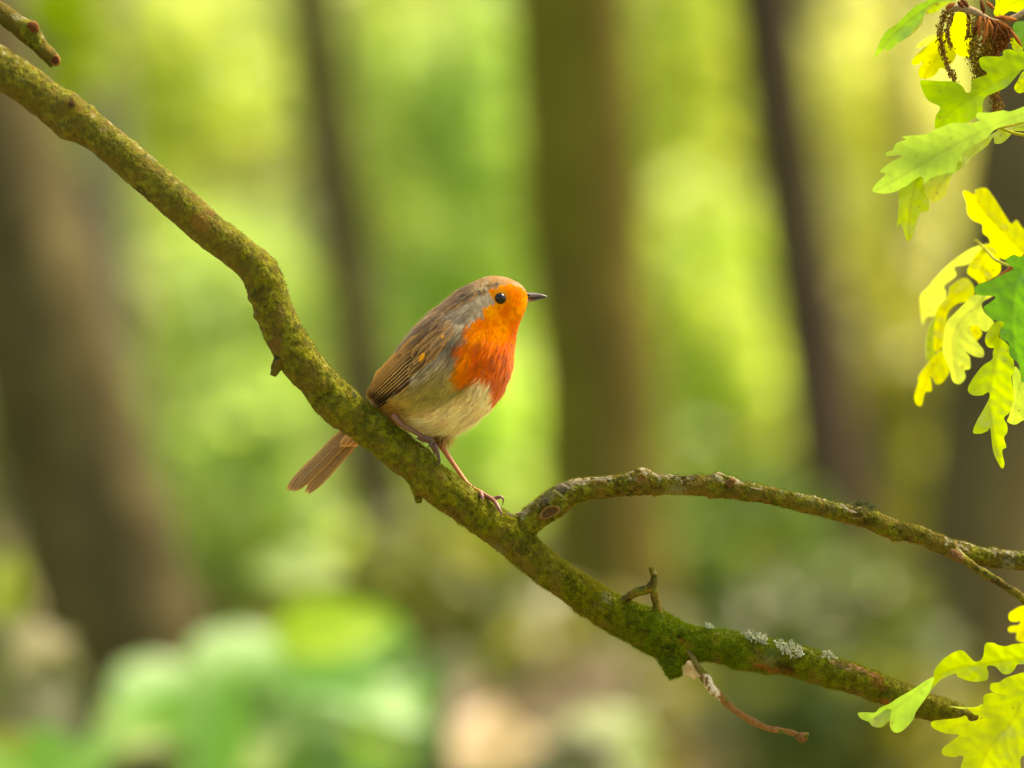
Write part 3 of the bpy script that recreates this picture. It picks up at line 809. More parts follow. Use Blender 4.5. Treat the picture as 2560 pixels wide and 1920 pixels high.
# ---- lichen tufts
def lichen(u, v, y, n, ru, rv, seed, col=lin(226, 232, 204), size=15):
    r_ = np.random.default_rng(seed)
    Vs, Fs, Cs, off = [], [], [], 0
    nrm0 = np.array([0.1, -0.75, 0.65]); nrm0 /= np.linalg.norm(nrm0)
    for i in range(n):
        a = r_.uniform(0, 2 * np.pi); r = math.sqrt(r_.random())
        root = np.array(P(u + math.cos(a) * ru * r, v + math.sin(a) * rv * r + (math.cos(a) * ru * r) * 0.28, y + (1 - r) * -0.0006))
        d = nrm0 * r_.uniform(0.3, 1.0) + np.array([math.cos(a), 0, -math.sin(a)]) * r * 0.9 + r_.normal(size=3) * 0.45
        d /= np.linalg.norm(d)
        L = size * S0 * r_.uniform(0.5, 1.1)
        tips = [(root, d, L, 0.00042)]
        end = root + d * L * 0.75
        for j in range(3):
            d2 = d + r_.normal(size=3) * 0.8; d2 /= np.linalg.norm(d2)
            tips.append((end, d2, L * 0.55, 0.0003))
        rt = np.array([t[0] for t in tips]); dd = np.array([t[1] for t in tips]); ll = np.array([t[2] for t in tips]); ww = np.array([t[3] for t in tips])
        nn = r_.normal(size=(4, 3)); nn /= np.linalg.norm(nn, axis=1)[:, None]
        k = r_.uniform(0.55, 1.15)
        for q in (nn, np.cross(nn, dd)):
            V, F, C = strands(rt, dd, ll, ww, q, np.tile(col * k * 0.7, (4, 1)), np.tile(col * k, (4, 1)), None, 3, 0.5)
            Vs.append(V); Fs.append(F + off); Cs.append(C); off += len(V)
    o = mobj('lichen', np.vstack(Vs), np.vstack(Fs), M_LICHEN, main_o if v > 1400 else side_o, np.clip(np.vstack(Cs), 0, .8)); o['kind'] = 'stuff'
lichen(1889, 1594, -.0035, 70, 25, 7, 1, size=12)
lichen(1972, 1622, -.0050, 100, 33, 13, 2, size=12)
lichen(2072, 1639, -.003, 34, 14, 4, 3, size=9)
lichen(2159, 1266, -.002, 70, 24, 6, 4, lin(120, 128, 84), 11)
lichen(1770, 1566, -.003, 18, 10, 3, 5, size=8)
lichen(866, 1000, -.007, 40, 16, 20, 6, lin(176, 170, 60), 6)
lichen(882, 990, -.004, 20, 7, 5, 7, lin(190, 186, 160), 8)

# ------------------------------------------------------------------ the broken twig above the branch
ST = empty('broken_twig', P(40, 60, .03))
tag(ST, 'short lichen-spotted twig with a broken end above the thick end of the branch', 'twig')
o, v, inf = branch_part('stem', [(-330, -190, .05, 26), (-160, -85, .04, 26), (-10, 22, .034, 26), (29, 52, .032, 25), (70, 82, .03, 27), (101, 117, .029, 21), (126, 142, .028, 20), (140, 160, .028, 17)], ST, 'side', 48, 1.3, 600, [(82, 66, 16, 10, 0), (118, 130, 12, 6, 1)], 90)
scar('knot', 82, 68, .0250, 18, 14, 40, o, lin(96, 62, 24), lin(84, 46, 16), dome=7)
scar('broken_end', 137, 151, .0250, 15, 14, 30, o, lin(120, 84, 32), lin(70, 38, 12), dome=4)
lichen(44, 44, .026, 24, 13, 6, 8, lin(206, 204, 176), 6)

# ------------------------------------------------------------------ oak sprigs at the right
def tr(org, sc_):
    return lambda pts: [(org[0] + x / sc_, org[1] + y / sc_) for x, y in pts]
TT, TU, TM, TB = tr((2140, 0), 2.593), tr((2240, 0), 5.184), tr((2240, 440), 2.184), tr((2100, 1480), 3.77)

def oak_leaf(parent, outline, midrib, y0, tint, tilt=(0.0, 0.0), fold=0.25, droop=0.0, seed=0, name='leaf', step=5.0, wave=1.0, mat=None):
    outline = np.array(outline); n0 = len(outline)
    per = np.hypot(*np.diff(np.vstack([outline, outline[:1]]), axis=0).T).sum()
    out = catmull(outline, max(n0 * 3, int(per / (step * 0.9))), closed=True)
    mid = catmull(np.array(midrib), 24)
    lo, hi = out.min(0), out.max(0)
    gx, gy = np.meshgrid(np.arange(lo[0], hi[0], step), np.arange(lo[1], hi[1], step))
    gp = np.stack([gx.ravel(), gy.ravel()], 1) + np.random.default_rng(seed).normal(size=(gx.size, 2)) * step * 0.12
    gp = gp[in_poly(out, gp)]
    if len(gp): 
        d, _, _ = seg_dist(out, gp, True); gp = gp[d > step * 0.55]
    allp = np.vstack([out, gp])
    m = len(out)
    vs, es, fs, *_ = delaunay_2d_cdt([Vector(p) for p in allp], [(i, (i + 1) % m) for i in range(m)], [], 1, 1e-4)
    q = np.array([(a.x, a.y) for a in vs])
    cen = np.array([q[list(f)].mean(0) for f in fs])
    keep = in_poly(out, cen)
    fs = [f for f, k in zip(fs, keep) if k]
    dist, s, side = seg_dist(mid, q)
    sv = (s - dist * 0.75) / 34.0 + np.where(side > 0, 0.0, 0.45)
    fr = np.abs(sv - np.round(sv)) * 34
    vein = np.maximum(np.exp(-(dist / 3.2) ** 2), 0.55 * np.exp(-(fr / 3.0) ** 2) * (dist > 3) * smooth(2, 12, dist))
    c0 = q.mean(0)
    sL = s.max() or 1
    nz = fbm(np.stack([q[:, 0], q[:, 1], 0 * s + seed * 3.3], 1), 1 / 60.0, 3, seed)
    pill = np.cos(np.clip(fr / 17, 0, 1) * np.pi) * smooth(4, 20, dist)
    y = y0 + S0 * (tilt[0] * (q[:, 0] - c0[0]) + tilt[1] * (q[:, 1] - c0[1]) + fold * dist + droop * sL * (s / sL - 0.4) ** 2 + (nz - 0.5) * 26 * wave + pill * 0.6 * wave)
    V = PA(q, y)
    k = 1 + 0.12 * (nz - 0.5)
    C = np.array(tint)[None] * k[:, None]
    C = mix(C, C * np.array([0.72, 0.92, 1.0]), smooth(0.55, 0.0, s / sL) * 0.3)       # greener towards the stalk
    rs = np.random.default_rng(seed + 900)
    for _ in range(2):      # small brown blemishes
        kq = q[rs.integers(0, len(q))]; e = np.hypot(*(q - kq).T) / rs.uniform(1.5, 4.5)
        C = mix(C, np.array([0.16, 0.10, 0.02]), smooth(1.2, 0.6, e) * 0.75)
    C = mix(C, np.array(tint) * np.array([0.75, 0.62, 0.9]), np.clip(vein, 0, 1) * 0.6)
    return mobj(name, V, fs, mat or M_OAK, parent, np.clip(C, 0.001, .9))

FR = (0.32, 0.40, 0.012)     # fresh yellow-green leaf
YL = (0.50, 0.49, 0.006)     # yellow leaves, backlit glow put into the tint
GN = (0.20, 0.36, 0.02)      # greener
PL = (0.36, 0.46, 0.17)      # pale, sky sheen on upper faces put into the tint
DG = (0.07, 0.22, 0.015)     # full-grown dark green

def stalk(parent, pts, seed=0, col=lin(150, 150, 40), name='petiole', amp=0.5):
    tv = tube(pts, 3.0, 10, amp, 600, (), seed)
    v = tv[0]
    return tube_obj(name, tv, M_BARK, parent, np.clip(col[None] * (0.75 + 0.5 * fbm(v, 900, 3, seed))[:, None], 0, .8))

# --- top sprig, with spent catkins and bud scales
TS = empty('oak_sprig', P(2480, 60, 0))
tag(TS, 'top sprig of pale green oak leaves with brown spent catkins', 'oak sprig')
oak_leaf(TS, TT([(560, -30), (480, 0), (400, 30), (330, 90), (270, 150), (210, 190), (170, 240), (140, 310), (118, 372), (150, 350), (190, 312), (200, 332), (240, 310), (270, 280), (330, 245), (390, 170), (440, 95), (470, 40), (600, -20)]),
         TT([(560, -10), (400, 90), (250, 220), (125, 368)]), -.004, (0.20, 0.36, 0.05), (0.5, 0.5), -0.5, 0.2, 1)
oak_leaf(TS, TT([(430, 60), (345, 220), (335, 244), (385, 205), (430, 150), (446, 92), (490, 90), (530, 70), (570, 40), (640, 5), (680, -20), (500, -30)]), TT([(640, -20), (480, 40), (350, 236)]), .002, FR, (-0.3, -0.3), 0.4, 0, 2)
oak_leaf(TS, TU([(560, 470), (480, 520), (420, 580), (300, 680), (215, 780), (210, 830), (270, 840), (350, 800), (300, 900), (300, 980), (340, 1015), (430, 1015), (520, 960), (575, 880), (620, 890), (700, 830), (740, 800), (780, 690), (740, 600), (700, 500), (620, 420)]),
         TU([(720, 420), (560, 680), (360, 1000)]), .05, YL, (0.3, 0.6), 0.2, 0, 3)
oak_leaf(TS, TU([(840, 150), (760, 190), (720, 300), (690, 420), (700, 560), (780, 690), (850, 730), (930, 740), (962, 720), (985, 500), (960, 300), (900, 190)]), TU([(860, 150), (850, 450), (900, 735)]), .055, YL, (-0.4, 0.4), 0.2, 0, 4)
oak_leaf(TS, TU([(260, 612), (320, 545), (380, 500), (470, 460), (560, 462), (520, 500), (440, 560), (380, 600)]), TU([(560, 465), (400, 540), (262, 610)]), .045, PL, (0.2, 1.6), 0.3, 0, 5)
oak_leaf(TS, TT([(415, 530), (440, 520), (540, 525), (640, 530), (690, 560), (715, 600), (745, 590), (755, 520), (850, 480), (810, 440), (800, 380), (850, 365), (945, 365), (955, 330), (1000, 320), (1050, 340), (1100, 325), (1200, 300), (1230, 420), (1089, 450), (1060, 470), (980, 560), (900, 600), (840, 630), (820, 680), (820, 720), (780, 760), (700, 800), (620, 805), (520, 840), (515, 760), (545, 695), (480, 660), (440, 610)]),
         TT([(1220, 380), (1050, 460), (800, 600), (620, 720), (525, 830)]), 0.0, (0.21, 0.33, 0.008), (0.25, 0.45), -0.35, 0.1, 6)
oak_leaf(TS, TT([(1210, 640), (1089, 690), (1000, 722), (950, 715), (870, 730), (790, 730), (780, 765), (800, 780), (740, 800), (640, 795), (560, 820), (510, 840), (450, 870), (330, 880), (300, 890), (320, 905), (260, 930), (240, 970), (195, 990), (200, 1010), (300, 1010), (210, 1060), (155, 1110), (190, 1130), (130, 1190), (108, 1240), (180, 1255), (250, 1245), (320, 1210), (430, 1150), (440, 1210), (480, 1225), (560, 1200), (640, 1120), (680, 1060), (700, 980), (840, 900), (900, 840), (980, 810), (1089, 790), (1220, 770)]),
         TT([(1220, 700), (950, 790), (600, 960), (400, 1080), (130, 1235)]), -.012, (0.20, 0.31, 0.11), (0.1, 1.15), -0.35, 0.1, 7)  # paler tint holds the sky reflection on this leaf's upper face
oak_leaf(TS, TT([(1100, 790), (960, 820), (880, 870), (720, 950), (650, 1105), (700, 1080), (760, 1012), (850, 945), (890, 890), (900, 930), (950, 925), (1000, 880), (1025, 850), (1200, 850), (1210, 790)]), TT([(1200, 810), (900, 860), (665, 1090)]), -.003, FR, (0.0, -0.4), 0.2, 0, 8)
oak_leaf(TS, TT([(282, 1235), (275, 1350), (266, 1480), (285, 1450), (310, 1500), (325, 1550), (345, 1562), (370, 1520), (410, 1390), (470, 1362), (472, 1300), (440, 1228), (430, 1148), (380, 1165), (330, 1205)]), TT([(400, 1150), (350, 1350), (340, 1558)]), 0.0, FR, (0.5, 0.2), 0.3, 0, 9)
oak_leaf(TS, TT([(436, 1215), (480, 1302), (530, 1302), (580, 1262), (607, 1165), (640, 1110), (560, 1130), (480, 1160)]), TT([(600, 1120), (520, 1240), (495, 1300)]), -.002, YL, (-0.3, -0.2), 0.2, 0, 10)
oak_leaf(TS, TT([(1200, 430), (1089, 460), (1050, 520), (1025, 570), (1050, 602), (1089, 597), (1160, 560), (1220, 500)]), TT([(1200, 450), (1100, 530), (1035, 590)]), .01, FR, (0.3, 0.3), 0.2, 0, 11)
oak_leaf(TS, TT([(930, -40), (905, 30), (893, 90), (930, 112), (960, 95), (1000, 72), (1060, 82), (1089, 55), (1160, 40), (1180, -40)]), TT([(1150, -20), (1020, 20), (905, 95)]), .012, FR, (-0.2, 0.4), 0.2, 0, 12)
oak_leaf(TS, TT([(1040, 140), (1015, 175), (1030, 215), (1050, 250), (1070, 300), (1120, 330), (1200, 300), (1200, 130), (1110, 135)]), TT([(1190, 160), (1100, 220), (1055, 290)]), .004, (0.12, 0.30, 0.012), (0.3, 0.3), 0.2, 0, 13)
oak_leaf(TS, TT([(1000, 250), (1010, 300), (1040, 345), (1080, 330), (1075, 280), (1050, 240)]), TT([(1040, 245), (1040, 340)]), .03, FR, (0.3, 0.3), 0.2, 0, 14)
stalk(TS, [(2700, -60, .01, 9), (2560, 30, .006, 8), (2490, 55, .004, 8), (2425, 25, .004, 10), (2370, 18, .004, 9)], 5, lin(140, 120, 90), 'twig', 1.0)
stalk(TS, [(2690, 280, 0, 4), (2620, 285, 0, 4), (2520, 315, -.008, 4), (2440, 330, -.011, 3)], 6)
stalk(TS, [(2700, 330, 0, 4), (2620, 340, 0, 4), (2545, 335, -.002, 4), (2500, 320, -.003, 3)], 7)

def catkin(parent, pts, w, n, seed, cols=(lin(96, 66, 22), lin(150, 112, 44))):
    r_ = np.random.default_rng(seed)
    q = catmull(np.array(pts, float), n)
    Vs, Fs, Cs = [], [], []
    tet = np.array([(0, 0, 1), (0.94, 0, -0.33), (-0.47, 0.82, -0.33), (-0.47, -0.82, -0.33), (0, 0, -1.2)])
    tf = np.array([(0, 1, 2), (0, 2, 3), (0, 3, 1), (4, 2, 1), (4, 3, 2), (4, 1, 3)])
    for i in range(n):
        for j in range(9):
            c = q[i] + np.append(r_.normal(size=2) * w * 0.42, r_.normal() * w * 0.4 * S0)
            p = np.array(P(*c)); s = r_.uniform(0.9, 3.2) * S0
            M_ = np.linalg.qr(r_.normal(size=(3, 3)))[0]
            Fs.append(tf + 5 * len(Vs)); Vs.append(tet @ M_ * s * np.array([1, 1, 1.6]) + p)
            Cs.append(np.tile(mix(cols[0], cols[1], r_.random()) * r_.uniform(0.5, 1.3), (5, 1)))
    V = np.vstack(Vs); F3 = np.vstack(Fs)
    # soft filaments and the thread they hang on
    m = n * 10; i = r_.integers(0, n, m)
    rt = PA(q[i, :2] + r_.normal(size=(m, 2)) * w * 0.3, q[i, 2] + r_.normal(size=m) * w * 0.3 * S0)
    dd = r_.normal(size=(m, 3)) + np.array([0, 0, -0.8]); dd /= np.linalg.norm(dd, axis=1)[:, None]
    SV, SF, SC = strands(rt, dd, r_.uniform(3, 8, m) * S0, np.full(m, 1.3 * S0), r_.normal(size=(m, 3)), np.tile(cols[0], (m, 1)), np.tile(cols[1] * 1.2, (m, 1)), None, 3, 0.4)
    F3 = np.vstack([F3, SF[:, [0, 1, 2]] + len(V), SF[:, [0, 2, 3]] + len(V)]); V = np.vstack([V, SV]); Cs.append(SC)
    return mobj('catkin', V, F3, M_CATKIN, parent, np.clip(np.vstack(Cs), 0, .8), smooth=False)
def t3(pts, y): return [(a, b, y) for a, b in TT(pts)]
catkin(TS, t3([(610, 45), (570, 110), (548, 190), (552, 280), (568, 350), (600, 440), (640, 522)], .006), 11, 60, 1)
catkin(TS, t3([(625, 60), (615, 130), (590, 200), (600, 250), (622, 300)], .004), 9, 26, 2)
catkin(TS, t3([(720, 60), (730, 130), (728, 200), (720, 240)], .01), 6, 18, 3)
catkin(TS, t3([(790, 130), (765, 230), (760, 320), (775, 400), (800, 500)], .002), 21, 90, 4, (lin(92, 74, 16), lin(160, 132, 44)))
catkin(TS, t3([(860, 160), (850, 250), (840, 330), (830, 400), (815, 490)], .004), 23, 90, 5, (lin(100, 70, 14), lin(168, 128, 36)))
catkin(TS, t3([(930, 170), (930, 250), (900, 320), (890, 380)], .005), 20, 60, 6, (lin(92, 50, 16), lin(160, 100, 40)))
catkin(TS, t3([(900, 560), (905, 640), (915, 720), (920, 745)], .012), 18, 40, 7)
catkin(TS, t3([(985, 200), (960, 270), (920, 320)], .006), 16, 36, 8, (lin(92, 44, 16), lin(150, 80, 34)))
def bud_scale(parent, a, b, w, y, col, seed):
    a, b = np.array(TT([a])[0]), np.array(TT([b])[0]); d = b - a; pr = np.array([-d[1], d[0]]) / np.hypot(*d)
    r_ = np.random.default_rng(seed)
    pts, cl = [], []
    for i in range(8):
        t = i / 7
        for s in (-1, -.5, 0, .5, 1):
            p = a + d * t + pr * s * w * 0.85 * math.sin(math.pi * (0.1 + 0.82 * t)) * 0.5
            pts.append((p[0], p[1], y + S0 * (abs(s) * w * 0.35 - 6 * math.sin(math.pi * t)))); cl.append(col * r_.uniform(0.6, 1.3))
    pts = np.array(pts)
    return mobj('bud_scale', PA(pts[:, :2], pts[:, 2]), grid_faces(8, 5, False), M_CATKIN, parent, np.clip(np.array(cl), 0, .8))
rb, rd = lin(140, 84, 36), lin(88, 48, 20)
for i, (a, b, w, y, c) in enumerate([((640, 20), (580, 55), 14, 0, rb), ((680, -5), (730, 45), 16, .002, rd), ((660, 10), (700, 50), 15, -.001, rd), ((800, 110), (760, 230), 13, -.002, rd), ((800, 105), (800, 240), 13, -.004, rb), ((830, 110), (850, 260), 16, -.004, rb),
                                     ((850, 110), (900, 250), 15, -.003, rb), ((870, 120), (960, 230), 16, -.002, rd), ((890, 130), (1010, 190), 16, -.001, rb), ((900, 110), (1045, 130), 18, .0, rb), ((960, 160), (1000, 270), 13, 0, rd), ((1000, 190), (1078, 305), 12, -.002, rb),
                                     ((820, 100), (770, 180), 12, -.003, rb), ((810, 0), (830, 90), 14, .002, rd), ((840, 10), (900, 60), 14, .003, rb), ((860, 110), (820, 290), 12, -.005, rb), ((920, 140), (880, 280), 12, -.003, rd)]):
    bud_scale(TS, a, b, w, y, c, i)

# --- middle sprig, drooping
MS = empty('oak_sprig', P(2555, 640, 0))
tag(MS, 'drooping middle sprig of glowing yellow oak leaves with one dark green leaf', 'oak sprig')
oak_leaf(MS, TM([(365, 85), (400, 85), (430, 100), (435, 75), (490, 65), (530, 110), (600, 220), (630, 260), (660, 240), (699, 290), (790, 330), (790, 430), (690, 440), (600, 455), (560, 440), (515, 420), (510, 345), (475, 310), (470, 265), (420, 240), (390, 200), (385, 150)]), TM([(700, 430), (560, 280), (400, 100)]), .14, YL, (0.3, 0.5), 0.25, 0, 21)
oak_leaf(MS, TM([(505, 372), (430, 388), (370, 420), (290, 480), (220, 550), (180, 600), (135, 650), (130, 700), (145, 812), (170, 770), (220, 762), (262, 700), (275, 640), (265, 600), (330, 545), (320, 500), (400, 480), (450, 430)]), TM([(500, 378), (300, 500), (150, 680), (146, 808)]), .16, (0.44, 0.48, 0.16), (0.6, 1.2), 0.2, 0, 22)
oak_leaf(MS, TM([(515, 370), (460, 405), (405, 480), (390, 530), (440, 570), (460, 592), (525, 560), (570, 520), (560, 440)]), TM([(560, 410), (480, 480), (450, 585)]), .12, YL, (0.2, 0.3), 0.2, 0, 23)
oak_leaf(MS, TM([(300, 600), (280, 660), (230, 720), (210, 800), (205, 940), (240, 950), (270, 880), (280, 760), (330, 700), (400, 680), (430, 620), (380, 555)]), TM([(400, 590), (270, 720), (225, 945)]), .15, YL, (0.4, 0.2), 0.2, 0, 24)
oak_leaf(MS, TM([(530, 652), (430, 648), (370, 700), (310, 760), (275, 800), (260, 880), (255, 960), (290, 1050), (310, 1120), (350, 1135), (380, 1100), (375, 1062), (405, 1050), (402, 990), (380, 960), (430, 985), (475, 988), (477, 950), (440, 900), (400, 830), (440, 818), (490, 850), (535, 800), (480, 740), (472, 690)]), TM([(540, 655), (380, 760), (310, 900), (335, 1125)]), .09, (0.36, 0.42, 0.12), (0.5, 0.9), 0.3, 0, 25)
oak_leaf(MS, TM([(240, 955), (190, 1000), (125, 1090), (120, 1130), (100, 1200), (110, 1245), (140, 1252), (160, 1182), (195, 1172), (190, 1090), (220, 1137), (260, 1122), (292, 1060), (262, 970)]), TM([(265, 960), (180, 1080), (120, 1248)]), .14, YL, (0.4, 0.4), 0.2, 0, 26)
oak_leaf(MS, TM([(205, 775), (170, 860), (164, 980), (180, 1008), (215, 965), (212, 800)]), TM([(208, 780), (178, 1004)]), .17, FR, (0.8, 0.2), 0.2, 0, 27)
oak_leaf(MS, TM([(400, 830), (395, 880), (430, 905), (470, 860), (440, 815)]), TM([(440, 820), (415, 895)]), .13, YL, (0.2, 0.2), 0.2, 0, 33)
oak_leaf(MS, TM([(595, 465), (640, 430), (680, 440), (760, 425), (860, 470), (900, 620), (880, 850), (820, 1010), (699, 1125), (680, 1080), (665, 1020), (620, 980), (615, 912), (580, 890), (565, 850), (590, 800), (520, 780), (478, 722), (500, 700), (540, 670), (530, 655), (450, 650), (428, 622), (450, 592), (520, 570), (590, 532), (640, 505)]), TM([(720, 430), (655, 600), (632, 740), (640, 900), (690, 1100)]), -.01, DG, (0.25, 0.35), -0.25, 0, 28)
oak_leaf(MS, TM([(555, 890), (530, 960), (525, 1000), (470, 1040), (410, 1120), (392, 1170), (420, 1197), (470, 1197), (505, 1180), (510, 1210), (480, 1270), (440, 1340), (420, 1400), (460, 1407), (500, 1392), (515, 1380), (530, 1500), (560, 1570), (580, 1597), (592, 1570), (580, 1500), (602, 1480), (590, 1430), (607, 1400), (607, 1360), (590, 1320), (620, 1290), (640, 1230), (640, 1170), (630, 1100), (645, 1060), (640, 1000), (610, 920)]), TM([(575, 890), (535, 1050), (515, 1200), (530, 1400), (578, 1592)]), .004, (0.31, 0.40, 0.01), (0.35, 0.25), -0.3, 0, 29)
oak_leaf(MS, TM([(590, 788), (540, 800), (500, 850), (485, 890), (500, 932), (540, 934), (565, 885), (605, 830)]), TM([(595, 800), (500, 925)]), .004, FR, (0.2, 0.2), 0.2, 0, 30)
oak_leaf(MS, TM([(650, 1040), (635, 1100), (640, 1180), (620, 1300), (608, 1340), (650, 1357), (699, 1332), (790, 1300), (780, 1100), (690, 1075)]), TM([(700, 1060), (660, 1200), (640, 1350)]), .025, (0.30, 0.40, 0.10), (0.3, 0.7), 0.2, 0, 31)
stalk(MS, [(2760, 560, .02, 7), (2640, 610, .01, 6), (2560, 650, .004, 6), (2520, 676, .004, 5.5), (2500, 690, .02, 4)], 8, lin(160, 90, 50), 'twig', 0.8)
stalk(MS, [(2530, 670, .006, 4), (2505, 800, .006, 3.5), (2500, 850, .004, 3)], 9)
stalk(MS, [(2540, 664, .004, 4), (2560, 640, -.004, 4), (2570, 632, -.01, 3)], 10)
stalk(MS, [(2530, 668, .01, 4), (2490, 650, .06, 4), (2470, 630, .11, 4), (2440, 600, .14, 3)], 11)
stalk(MS, [(2500, 690, .02, 4), (2480, 715, .06, 4), (2440, 760, .12, 3), (2400, 820, .14, 3)], 12)

# --- bottom sprig
BS = empty('oak_sprig', P(2560, 1700, 0))
tag(BS, 'bottom sprig of broad lime oak leaves over the broken end of the branch', 'oak sprig')
oak_leaf(BS, TB([(1900, 440), (1734, 480), (1640, 490), (1560, 510), (1490, 500), (1450, 480), (1380, 480), (1360, 520), (1355, 580), (1330, 640), (1270, 655), (1220, 610), (1170, 560), (1130, 550), (1080, 565), (990, 620), (920, 690), (890, 740), (880, 800), (868, 870), (838, 950), (880, 900), (960, 820), (1090, 770), (1110, 800), (1220, 840), (1300, 845), (1380, 830), (1402, 780), (1385, 700), (1460, 700), (1510, 750), (1550, 775), (1600, 770), (1645, 730), (1670, 685), (1734, 680), (1920, 670)]),
         TB([(1920, 600), (1734, 622), (1500, 650), (1300, 685), (1100, 715), (960, 780), (860, 900)]), -.012, FR, (0.1, 0.3), -0.25, 0, 41)
oak_leaf(BS, TB([(885, 803), (800, 840), (700, 910), (560, 990), (470, 1050), (380, 1090), (330, 1135), (250, 1133), (185, 1135), (168, 1150), (200, 1195), (270, 1225), (310, 1265), (380, 1277), (430, 1250), (465, 1210), (475, 1280), (510, 1320), (560, 1322), (620, 1282), (690, 1200), (717, 1130), (780, 1040), (840, 950), (870, 870)]),
         TB([(880, 815), (700, 960), (500, 1110), (300, 1200)]), -.016, (0.20, 0.34, 0.09), (-0.2, 1.0), -0.5, 0, 42)
oak_leaf(BS, TB([(490, 1078), (420, 1115), (340, 1170), (285, 1222), (310, 1265), (380, 1277), (430, 1250), (465, 1208), (480, 1140)]), TB([(488, 1090), (380, 1190), (320, 1268)]), -.0175, FR, (0.3, -0.2), 0.2, 0, 43)
oak_leaf(BS, TB([(1880, 780), (1734, 760), (1680, 770), (1560, 810), (1500, 850), (1430, 860), (1412, 900), (1430, 937), (1500, 966), (1430, 950), (1360, 972), (1350, 1010), (1345, 1060), (1290, 1085), (1210, 1100), (1260, 1150), (1305, 1165), (1290, 1210), (1220, 1215), (1185, 1165), (1120, 1185), (1000, 1200), (880, 1215), (858, 1250), (890, 1290), (990, 1332), (1120, 1348), (1060, 1400), (980, 1460), (958, 1500), (980, 1540), (1080, 1557), (1130, 1540), (1165, 1560), (1140, 1640), (1150, 1720), (1220, 1790), (1420, 1850), (1600, 1800), (1680, 1720), (1704, 1640), (1700, 1580), (1734, 1540), (1900, 1500), (2000, 1350), (1940, 1200), (1990, 1020)]),
         TB([(1880, 840), (1734, 1010), (1600, 1250), (1400, 1480), (1270, 1800)]), -.02, (0.34, 0.41, 0.008), (0.25, 0.3), -0.2, 0, 44)
oak_leaf(BS, TB([(1028, 1076), (1150, 1083), (1280, 1083), (1340, 1058), (1345, 1082), (1280, 1100), (1150, 1102)]), TB([(1340, 1072), (1030, 1078)]), -.021, PL, (0.0, 1.8), 0.2, 0, 45, step=4)
stalk(BS, [(2760, 1600, 0, 6), (2660, 1660, -.006, 5), (2600, 1690, -.014, 5), (2575, 1700, -.018, 4)], 13)
stalk(BS, [(2660, 1660, -.006, 4), (2640, 1640, -.010, 4), (2610, 1640, -.012, 4)], 14)

# --- single blurred leaf under the thin twig
LS = empty('oak_sprig', P(2580, 1570, .1))
tag(LS, 'single yellow oak leaf hanging below the thin bare twig', 'oak sprig')
oak_leaf(LS, TB([(1720, 130), (1620, 180), (1590, 215), (1600, 270), (1650, 282), (1700, 272), (1680, 310), (1610, 320), (1580, 350), (1600, 382), (1660, 385), (1660, 440), (1690, 467), (1800, 480), (1900, 420), (1920, 260), (1850, 150)]), TB([(1880, 160), (1800, 280), (1680, 455)]), .12, YL, (0.3, 0.3), 0.2, 0, 51)
stalk(LS, [(2720, 1470, .13, 4), (2650, 1500, .125, 4), (2600, 1520, .12, 3.5)], 15)

# withered scrap on the branch
oak_leaf(BR, w_out, [(1718, 1656), (1735, 1675), (1752, 1690)], -.011, (0.36, 0.24, 0.08), (0.4, -0.3), 0.4, 0, 61, name='withered_scrap', step=3, mat=M_OAK)

# ------------------------------------------------------------------ the robin
RB = empty('robin', P(1090, 1165, 0))
tag(RB, 'robin with orange face and breast perched on the mossy branch', 'bird')
TZ = tr((680, 660), 2.765)          # enlarged-crop coordinates of the bird -> photo pixels
def Z(x, y): return TZ([(x, y)])[0]

#        top u,v      bottom u,v    half depth mm   centre y mm
STN = np.array([
    (1321, 740, 1320, 752, 1.4, -9.5), (1311, 721, 1316, 768, 4.2, -9.5), (1296, 707, 1309, 787, 6.6, -9.3), (1264, 693, 1300, 808, 8.6, -9.0),
    (1224, 690, 1294, 828, 9.8, -8.4), (1187, 703, 1289, 852, 11.2, -7.5), (1152, 723, 1284, 882, 13.8, -6.2), (1116, 750, 1281, 915, 17.0, -4.8),
    (1080, 780, 1272, 950, 19.8, -3.2), (1047, 814, 1254, 988, 21.6, -1.6), (1016, 850, 1224, 1026, 22.4, 0.5), (990, 886, 1184, 1060, 22.0, 3.0),
    (968, 920, 1140, 1082, 20.0, 5.5), (950, 950, 1086, 1086, 17.0, 8.0), (936, 982, 1030, 1070, 10.5, 10.5), (922, 1012, 985, 1062, 6.0, 12.0),
    (900, 1038, 938, 1070, 3.6, 13.5), (880, 1058, 902, 1086, 2.2, 14.5)])
NS, NA = 150, 96
SG = catmull(STN, NS)
def body_pt(t, th):
    """t in 0..1 from beak to tail, th angle: 0 top, +90deg near side"""
    f = np.clip(t, 0, 1) * (NS - 1); i = np.minimum(f.astype(int), NS - 2); w = (f - i)[:, None]
    s = SG[i] * (1 - w) + SG[i + 1] * w
    c = (s[:, 0:2] + s[:, 2:4]) / 2; h = (s[:, 0:2] - s[:, 2:4]) / 2
    ct, st = np.cos(th), np.sin(th)
    uv = c + h * ct[:, None]
    bulge = 1 + 0.10 * np.sin(th * 2) ** 2
    y = (s[:, 5] - s[:, 4] * st * bulge) / 1000
    return PA(uv, y)
tt, aa = np.meshgrid(np.linspace(0, 1, NS), np.linspace(0, 2 * np.pi, NA, endpoint=False), indexing='ij')
BV = body_pt(tt.ravel(), aa.ravel())
BF = grid_faces(NS, NA)

